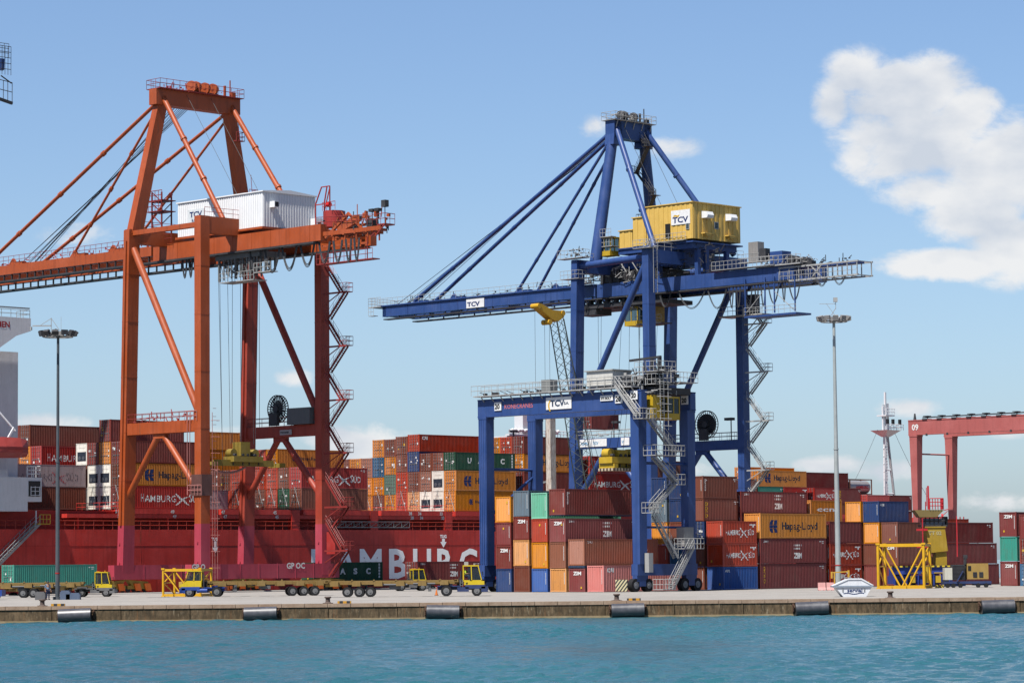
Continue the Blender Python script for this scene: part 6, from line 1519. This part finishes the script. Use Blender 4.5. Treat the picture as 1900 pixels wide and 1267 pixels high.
HV = plain('hi_vis_yellow', (.55, .75, .05)); OT = plain('orange_cloth', (.75, .2, .03)); DBL = plain('dark_blue_cloth', (.03, .04, .09)); LB = plain('light_blue_cloth', (.22, .36, .55))
person('person in a yellow hi-vis jacket and orange helmet seated in the tractor cab', (-4.86, 292.28, 1.52), R(-25), sit, HV, DBL, OT)
person('person standing in a light blue jacket beside the left lamp mast', (-46.9, 293.6, 0), R(-60), stand, LB, DBL, plain('cap_dark', (.05, .05, .06)), 1.06)
# clutter at the foot of the left mast
for i, (x, w_, h_, m) in enumerate(((-45.2, .5, .8, paint('crate_blue_grey', (.10, .14, .22), .6, .4, .1)), (-44.4, .7, .55, paint('crate_blue_grey', (.10, .14, .22))), (-47.7, .5, .7, CHG))):
    g = G(); g.box(x - w_, 293.7, 0, x + w_, 294.6, h_); g.box(x - w_ + .1, 293.75, h_, x + w_ - .1, 294.55, h_ + .12)
    meta(g.build('equipment_box', m), ['dark blue grey box just right of the left lamp mast foot', 'low blue grey box second to right of the left lamp mast', 'dark grey box just left of the left lamp mast foot'][i], 'box')
g = G(); g.box(-56, 298, .35, -52.3, 300.3, 1.0); g.box(-56, 298.2, 1.0, -54.2, 300.1, 2.0); 
t = thing('blue_vehicle', 'blue vehicle rear end cut by the left edge of the photo', 'vehicle', (-55, 299, 0), frame=False); g.build('body', TBL, t)
for x in (-53.2,):
    for y in (298.2, 300.1): g = G(); g.tube((x, y - .15, .42), (x, y + .15, .42), .42, 20); g.build('wheel', RUBBER, t)

# ------------------------------------------------------------------ yellow steel frames
YF = paint('frame_yellow', (.78, .43, .01), .42, .25, .02, 0, .2)
def yframe(lab, loc, rot, Lx, Ly, H, r):
    t = thing('steel_frame', lab, 'steel frame', (0, 0, 0), frame=False, group='yellow tubular steel frames on the apron'); t.location = loc; t.rotation_euler = (0, 0, rot)
    P = [(0, 0), (Lx, 0), (Lx, Ly), (0, Ly)]
    for x, y in P: g = G(); g.tube((x, y, .05), (x, y, H), r, 12); g.box(x - r * 1.3, y - r * 1.3, H - .08, x + r * 1.3, y + r * 1.3, H + .12); g.box(x - r * 1.4, y - r * 1.4, 0, x + r * 1.4, y + r * 1.4, .1); g.build('post', YF, t)
    for z in (.16, H - .12):
        for i in range(4): p, q = P[i], P[(i + 1) % 4]; g = G(); g.beam((*p, z), (*q, z), r * 1.5, r * 2.0); g.build('rail', YF, t)
    for y in (0, Ly):
        for p, q in (((.15, H - .4), (Lx * .47, .3)), ((Lx - .15, H - .4), (Lx * .53, .3))): g = G(); g.tube((p[0], y, p[1]), (q[0], y, q[1]), r * .62, 8); g.build('brace', YF, t)
    for x in (0, Lx):
        for p, q in (((.15, H - .3), (Ly - .15, H * .5)), ((Ly - .15, H - .3), (.15, H * .5)), ((.1, H * .5), (Ly - .1, H * .5)), ((.15, H * .5), (Ly - .15, .3))): g = G(); g.tube((x, p[0], p[1]), (x, q[0], q[1]), r * .5, 8); g.build('brace', YF, t)
    g = G(); g.box(Lx * .48, -.35, .0, Lx * .62, .1, .3); g.box(Lx * .2, -.35, 0, Lx * .3, .1, .28); g.build('foot_lug', YF, t)
    return t
yframe('tall yellow tubular steel frame at right beside the blue mobile crane', (40.6, 325.6, 0), R(-16), 5.1, 5.0, 4.95, .165)
yframe('low yellow tubular steel frame behind the left facing tractor', (-37.7, 313.6, 0), R(-13), 4.2, 3.6, 2.95, .13)

# ------------------------------------------------------------------ white skip
SK_ = paint('skip_white', (.70, .72, .75), .4, .2, .08, 0, .25)
t = thing('waste_skip', 'white covered waste skip with blue lettering on the quay edge', 'skip', (29.8, 258, 0), frame=False)
g = G(); y0, y1 = 257.0, 259.2; xa = 29.8
g.prism([(xa - .86, y0, 0), (xa + 1.16, y0, 0), (xa + 1.66, y0, .86), (xa - 1.55, y0, .86)], (0, y1 - y0, 0)); g.build('skip_body', SK_, t)
g = G(); g.box(xa - 1.75, y0 - .1, .84, xa + 1.78, y1 + .1, .98); g.build('rim', paint('skip_rim', (.30, .36, .44), .4), t)
g = G(); g.prism([(xa - 1.72, y0 - .06, .98), (xa + 1.76, y0 - .06, .98), (xa + .72, y0 - .06, 1.56), (xa - .42, y0 - .06, 1.56)], (0, y1 - y0 + .12, 0)); g.build('lid', SK_, t)
g = G(); g.prism([(xa - 1.80, y0 - .12, 1.0), (xa - 1.62, y0 - .12, 1.0), (xa - .42, y0 - .12, 1.5), (xa + .72, y0 - .12, 1.5), (xa + 1.66, y0 - .12, 1.0), (xa + 1.84, y0 - .12, 1.0), (xa + .76, y0 - .12, 1.62), (xa - .46, y0 - .12, 1.62)], (0, .08, 0)); g.build('lid_edge', SK_, t)
g = G()
for x in (-.9, 1.0): g.box(xa + x - .05, y0 - .05, .45, xa + x + .05, y0, .76)
g.tube((xa - .7, y0 + .5, 1.75), (xa + .0, y0 + .5, 1.6), .03, 6)
g.build('lug', STEEL, t)
letter('servial', .44, NAVY, t, (xa - .52, y0 - .012, .42), 'b', .012, 1.2)
g = G()
for i in range(9): x = xa - .85 + i * .2; g.prism([(x, y0 - .012, .26 + .05 * math.sin(i)), (x + .2, y0 - .012, .24 + .05 * math.sin(i + 1)), (x + .22, y0 - .012, .33 + .05 * math.sin(i + 1)), (x, y0 - .012, .32 + .05 * math.sin(i))], (0, .005, 0))
g.build('wave_mark', NAVY, t)
# pink road barrier
t = thing('road_barrier', 'faded pink plastic road barrier beside the white skip', 'barrier', (32.9, 314, 0), frame=False)
PKB = paint('barrier_pink', (.72, .36, .33), .6, .3, .03)
for i, x in enumerate((33.4, 34.3)):
    g = G(); g.prism([(x - .75, 313.7, .05), (x - .75, 314.4, .05), (x - .75, 314.25, .35), (x - .75, 314.15, .85), (x - .75, 313.95, .85), (x - .75, 313.85, .35)], (.8, 0, 0))
    for s in (-1, 1): g.box(x - .35 + s * .25 - .1, 313.65, 0, x - .35 + s * .25 + .1, 314.45, .1)
    g.build('barrier_element', PKB, t)
# yellow wheeled ladder cart behind the mast
t = thing('pump_cart', 'small yellow wheeled cart partly hidden behind the right lamp mast', 'cart', (36.5, 329, 0), frame=False)
g = G(); g.beam((35.7, 328.4, 1.2), (35.7, 328.4, 1.95), .18, .25); g.beam((35.7, 328.4, 1.85), (37.6, 328.4, 1.95), .09, .12); g.beam((37.6, 328.4, 1.3), (37.6, 328.4, 2.1), .2, .25); g.beam((36.0, 328.3, .6), (36.0, 328.3, 1.85), .14, .14); g.box(35.4, 328, .35, 37.8, 329, .5); g.build('cart_frame', paint('cart_yellow', (.68, .40, .05), .5), t)
for x in (35.7, 37.4): g = G(); g.tube((x, 327.9, .3), (x, 328.1, .3), .3, 16); g.build('wheel', RUBBER, t)

# ------------------------------------------------------------------ generator set on its blue bogie
t = thing('generator_trailer', 'ochre generator and dark radiator on a dark blue low trailer at right', 'generator', (51, 331, 0), frame=False)
g = G(); g.box(48.6, 329.9, .45, 53.9, 332.2, .72); g.box(48.5, 330, .2, 51, 332, .45); g.beam((50.0, 329.8, .7), (50.7, 329.8, 1.9), .12, .12); g.box(52, 330, .25, 53.9, 332, .5); g.build('trailer_frame', CHB, t)
for x in (48.95, 49.6, 50.4, 52.4, 53.3):
    g = G(); g.tube((x, 329.8, .25), (x, 330.1, .25), .25, 16); g.build('wheel', RUBBER, t)
g = G(); g.box(48.65, 329.9, .9, 49.5, 331.5, 2.25); g.build('control_cabinet', paint('cabinet_cream', (.55, .54, .46), .5, .2, .1), t)
g = G(); g.box(49.6, 330, .85, 50.9, 332, 2.62)
for i in range(11): g.box(49.55, 329.94, .95 + i * .15, 50.95, 330.0, 1.03 + i * .15)
g.build('radiator', DK, t)
g = G(); g.box(51.2, 330.0, .95, 53.6, 332, 2.72); gh_ = g.build('generator_housing', paint('generator_ochre', (.42, .27, .07), .5, .3, .12), t)
for x in (51.85, 52.55):
    g = G(); g.box(x, 329.96, 1.15, x + .45, 330.0, 1.75)
    for i in range(4): g.box(x, 329.93, 1.2 + i * .14, x + .45, 329.96, 1.25 + i * .14)
    g.build('louvre', DK, gh_)
g = G(); g.box(51.3, 329.97, 1.9, 51.65, 330.0, 2.45); g.build('panel_window', BLACK, gh_)
g = G(); g.tube((51.05, 330.4, .8), (51.05, 330.4, 3.5), .12, 10); g.tube((51.05, 330.4, 2.6), (51.05, 330.4, 3.3), .2, 10); g.box(50.85, 330.2, 3.3, 51.3, 330.6, 3.7); g.build('exhaust', DK, t)
g = G(); g.box(47.6, 329.7, 0, 48.5, 330.6, .35); meta(g.build('chock_block', stripes('chock_stripes', (.7, .5, .02), (.03, .03, .03), .35, (1, 0, 1))), 'yellow and black striped block at the left end of the generator trailer', 'block')

# ------------------------------------------------------------------ mobile harbour crane
t = thing('mobile_harbour_crane', 'mobile harbour crane with blue undercarriage and yellow tower cab behind the red gantry', 'mobile crane', (48.5, 346, 0), frame=False)
HB_ = paint('harbour_blue', (.02, .05, .30), .5, .4, .1)
g = G(); g.box(44.6, 344, .35, 51.6, 349, 1.3); g.box(44.6, 343.7, 1.5, 51.6, 344.1, 2.3)
for i in range(8): x = 44.8 + i * .92; g.beam((x, 343.8, .2), (x, 343.8, 2.3), .14, .14)
g.box(44.7, 344.3, .9, 46.8, 348.4, 2.4); g.build('undercarriage', HB_, t)
g = G(); g.box(44.4, 343.5, 2.32, 51.9, 344.2, 2.5); g.build('hazard_edge', stripes('hazard_stripes', (.75, .55, .02), (.02, .02, .02), .62, (1, 0, 0)), t)
g = G()
for x in (46.6, 48.1, 49.6): g.box(x, 343.6, .5, x + .6, 343.75, 1.3); g.box(x - .2, 343.62, 1.6, x + .9, 343.7, 1.7)
g.tube((48.6, 343.6, .5), (48.6, 343.6, 2.4), .2, 10); g.build('yellow_fittings', YE, t)
for x in (45.4, 46.8, 49.4, 50.8):
    g = G(); g.tube((x, 343.9, .5), (x, 344.4, .5), .5, 18); g.build('wheel', RUBBER, t)
g = G(); g.prism([(48.6, 345, 6.95), (51.0, 345, 6.95), (51.3, 345, 4.2), (49.3, 345, 4.0)], (0, 3, 0)); g.box(49.9, 345.3, 2.4, 51.2, 348, 4.1); g.box(48.6, 344.9, 6.95, 51.1, 348.2, 7.1)
ut = g.build('superstructure', paint('harbour_yellow', (.42, .27, .02), .5, .4, .12), t)
letter('TT 02', .62, paint('faded_white', (.55, .5, .3)), t, (49.05, 344.97, 6.1), 'b', .01) 
g = G(); g.box(48.2, 345, 7.1, 51.3, 348, 7.3); g.rail([(48.2, 345, 7.3), (51.3, 345, 7.3), (51.3, 348, 7.3)], .9, .5, .06)
g.build('deck_railing', DK, t)
g = G(); g.box(48.4, 345.2, 7.3, 51.0, 345.3, 8.1); g.build('cab_window', paint('cab_grey_glass', (.18, .21, .26), .2), t)
g = G(); g.prism([(48.0, 344.6, 8.2), (50.0, 344.6, 8.2), (50.9, 344.6, 9.05), (47.4, 344.6, 9.05)], (0, 3, 0)); g.build('tower_head', paint('head_olive', (.22, .16, .05), .5), t)
g = G(); g.rail([(49.2, 344.5, 9.1), (50.8, 344.5, 9.1), (50.8, 346.5, 9.1)], 1.3, .35, .05, 3); g.beam((49.1, 345, 9.1), (49.1, 345, 11.9), .2, .2); g.beam((48.9, 345, 9.5), (48.9, 345, 11.7), .08, .08); g.beam((50.9, 344.6, 9.0), (51.4, 344.6, 9.1), .1, .1); g.beam((51.3, 344.6, 8.9), (50.3, 344.6, 8.0), .08, .08)
for z in (4.6, 6.6): g.box(47.6, 344.6, z, 48.9, 345.0, z + .25)
g.beam((48.3, 344.6, 1.5), (48.3, 344.6, 8.0), .12, .12); g.beam((52.4, 345, 3.5), (52.4, 345, 8.3), .12, .12); g.build('red_railing', paint('railing_bright_red', (.55, .02, .03)), t)

# ------------------------------------------------------------------ lattice boom crane between the cranes
t = thing('lattice_boom_crane', 'mobile crane with grey lattice boom and yellow boom head between blue gantry legs', 'mobile crane', (280.5, 262, 0))
LG = paint('lattice_grey', (.10, .12, .11), .5, .3, .1)
p, q = Vector((280.6, 262, 12.0)), Vector((275.0, 262, 34.9)); ax = (q - p).normalized(); sx = Vector((1, 0, 0)) - ax * ax.x; sx.normalize(); sy = ax.cross(sx)
g = G(); W0, W1_ = 1.0, .66
def bp_(f, i, j): w = W0 + (W1_ - W0) * f; return p.lerp(q, f) + sx * i * w + sy * j * w
for i in (-1, 1):
    for j in (-1, 1): g.beam(bp_(0, i, j), bp_(1, i, j), .11, .11)
n = 22
for k in range(n):
    f0, f1 = k / n, (k + 1) / n; s = 1 if k % 2 else -1
    for j in (-1, 1): g.beam(bp_(f0, -s, j), bp_(f1, s, j), .05, .05)
    for i in (-1, 1): g.beam(bp_(f0, i, -s), bp_(f1, i, s), .05, .05)
g.build('lattice_boom', LG, t)
g = G(); g.prism([(275.7, 261.4, 36.1), (275.8, 261.4, 35.3), (274.6, 261.4, 34.6), (273.5, 261.4, 34.9), (271.2, 261.4, 36.2), (271.0, 261.4, 36.7), (271.6, 261.4, 36.8), (273.6, 261.4, 36.1)], (0, 1.2, 0)); g.tube((271.1, 261.3, 36.5), (271.1, 262.7, 36.5), .34, 14); g.tube((275.6, 261.3, 35.8), (275.6, 262.7, 35.8), .36, 14); g.tube((273.1, 261.3, 34.5), (273.1, 262.7, 34.5), .35, 12); g.build('boom_head', paint('head_yellow', (.72, .40, .02), .45, .25, .05), t)
g = G()
for a in (270.9, 272.7, 273.6): g.tube((a, 262, 34.6 if a > 271 else 36.2), (a, 262, 14), .03, 4)
g.tube((275.9, 262, 36.2), (282.6, 262, 14), .045, 4); g.tube((275.9, 262.4, 36.0), (283.4, 262, 15), .04, 4); g.tube((271.0, 262, 36.9), (275.8, 262, 36.4), .03, 4); g.tube((276.2, 262, 35.5), (281.6, 262, 13), .035, 4)
g.build('crane_rope', ROPE, t)
g = G(); g.box(279.6, 261, 1.5, 283.6, 264, 3.6); g.beam((280.6, 262, 3.4), (280.6, 262, 12.2), 2.0, 1.4); g.box(278, 260.8, .6, 285, 264.2, 1.5); g.build('carrier', LG, t)
# lamp post in the distance, faint white post lights
g = G(); g.beam((336, 330, 0), (336, 330, 24.4), .2, .2); g.box(335.4, 329.6, 24.4, 336.6, 330.4, 24.7)
t = thing('distant_lamp_post', 'thin lamp post far behind the blue crane portal', 'lamp post', (336, 330, 0)); g.build('post', DK, t)
g = G(); g.box(-7.6, 291.1, 0, -7.3, 291.4, .04); g.tube((-7.45, 297.2, .04), (-7.45, 297.2, .6), .12, 10, .03)
t = thing('traffic_cone', 'small orange traffic cone under the trailer beside the rear tractor wheel', 'cone', (-8.0, 300, 0), frame=False)
g = G(); g.tube((-8, 300, .04), (-8, 300, .65), .16, 12, .03); g.build('cone_body', OT, t); g = G(); g.box(-8.22, 299.78, 0, -7.78, 300.22, .04); g.build('cone_base', BLACK, t)

# pieces too small to be told apart at this distance stay joined
SMALL = {'railing', 'lashing_bars', 'lashing_bridge', 'deck_gear', 'trolley_rail', 'walkway', 'walkway_gear', 'service_platform', 'beam_fittings', 'rear_walkway', 'hoist_rope', 'boom_rope', 'crane_rope', 'hydraulics',
         'lock_rods', 'code_marks', 'tread', 'cross_tie', 'deck_post', 'hull_seam', 'door_placard', 'stair_flight', 'trolley', 'trolley_platform', 'apex_platform', 'lattice_boom', 'truss', 'winch_gear', 'rear_truss', 'deck_fittings',
         'hanging_railing', 'boom_hinge_gear', 'undercarriage', 'red_railing', 'ladder', 'stay_rope', 'exhaust_and_hoses', 'wave_mark', 'top_bracket'}
for o in bpy.data.objects:
    if o.name.split('.')[0] in SMALL and o.parent is not None and 'category' not in o: o['kind'] = 'stuff'
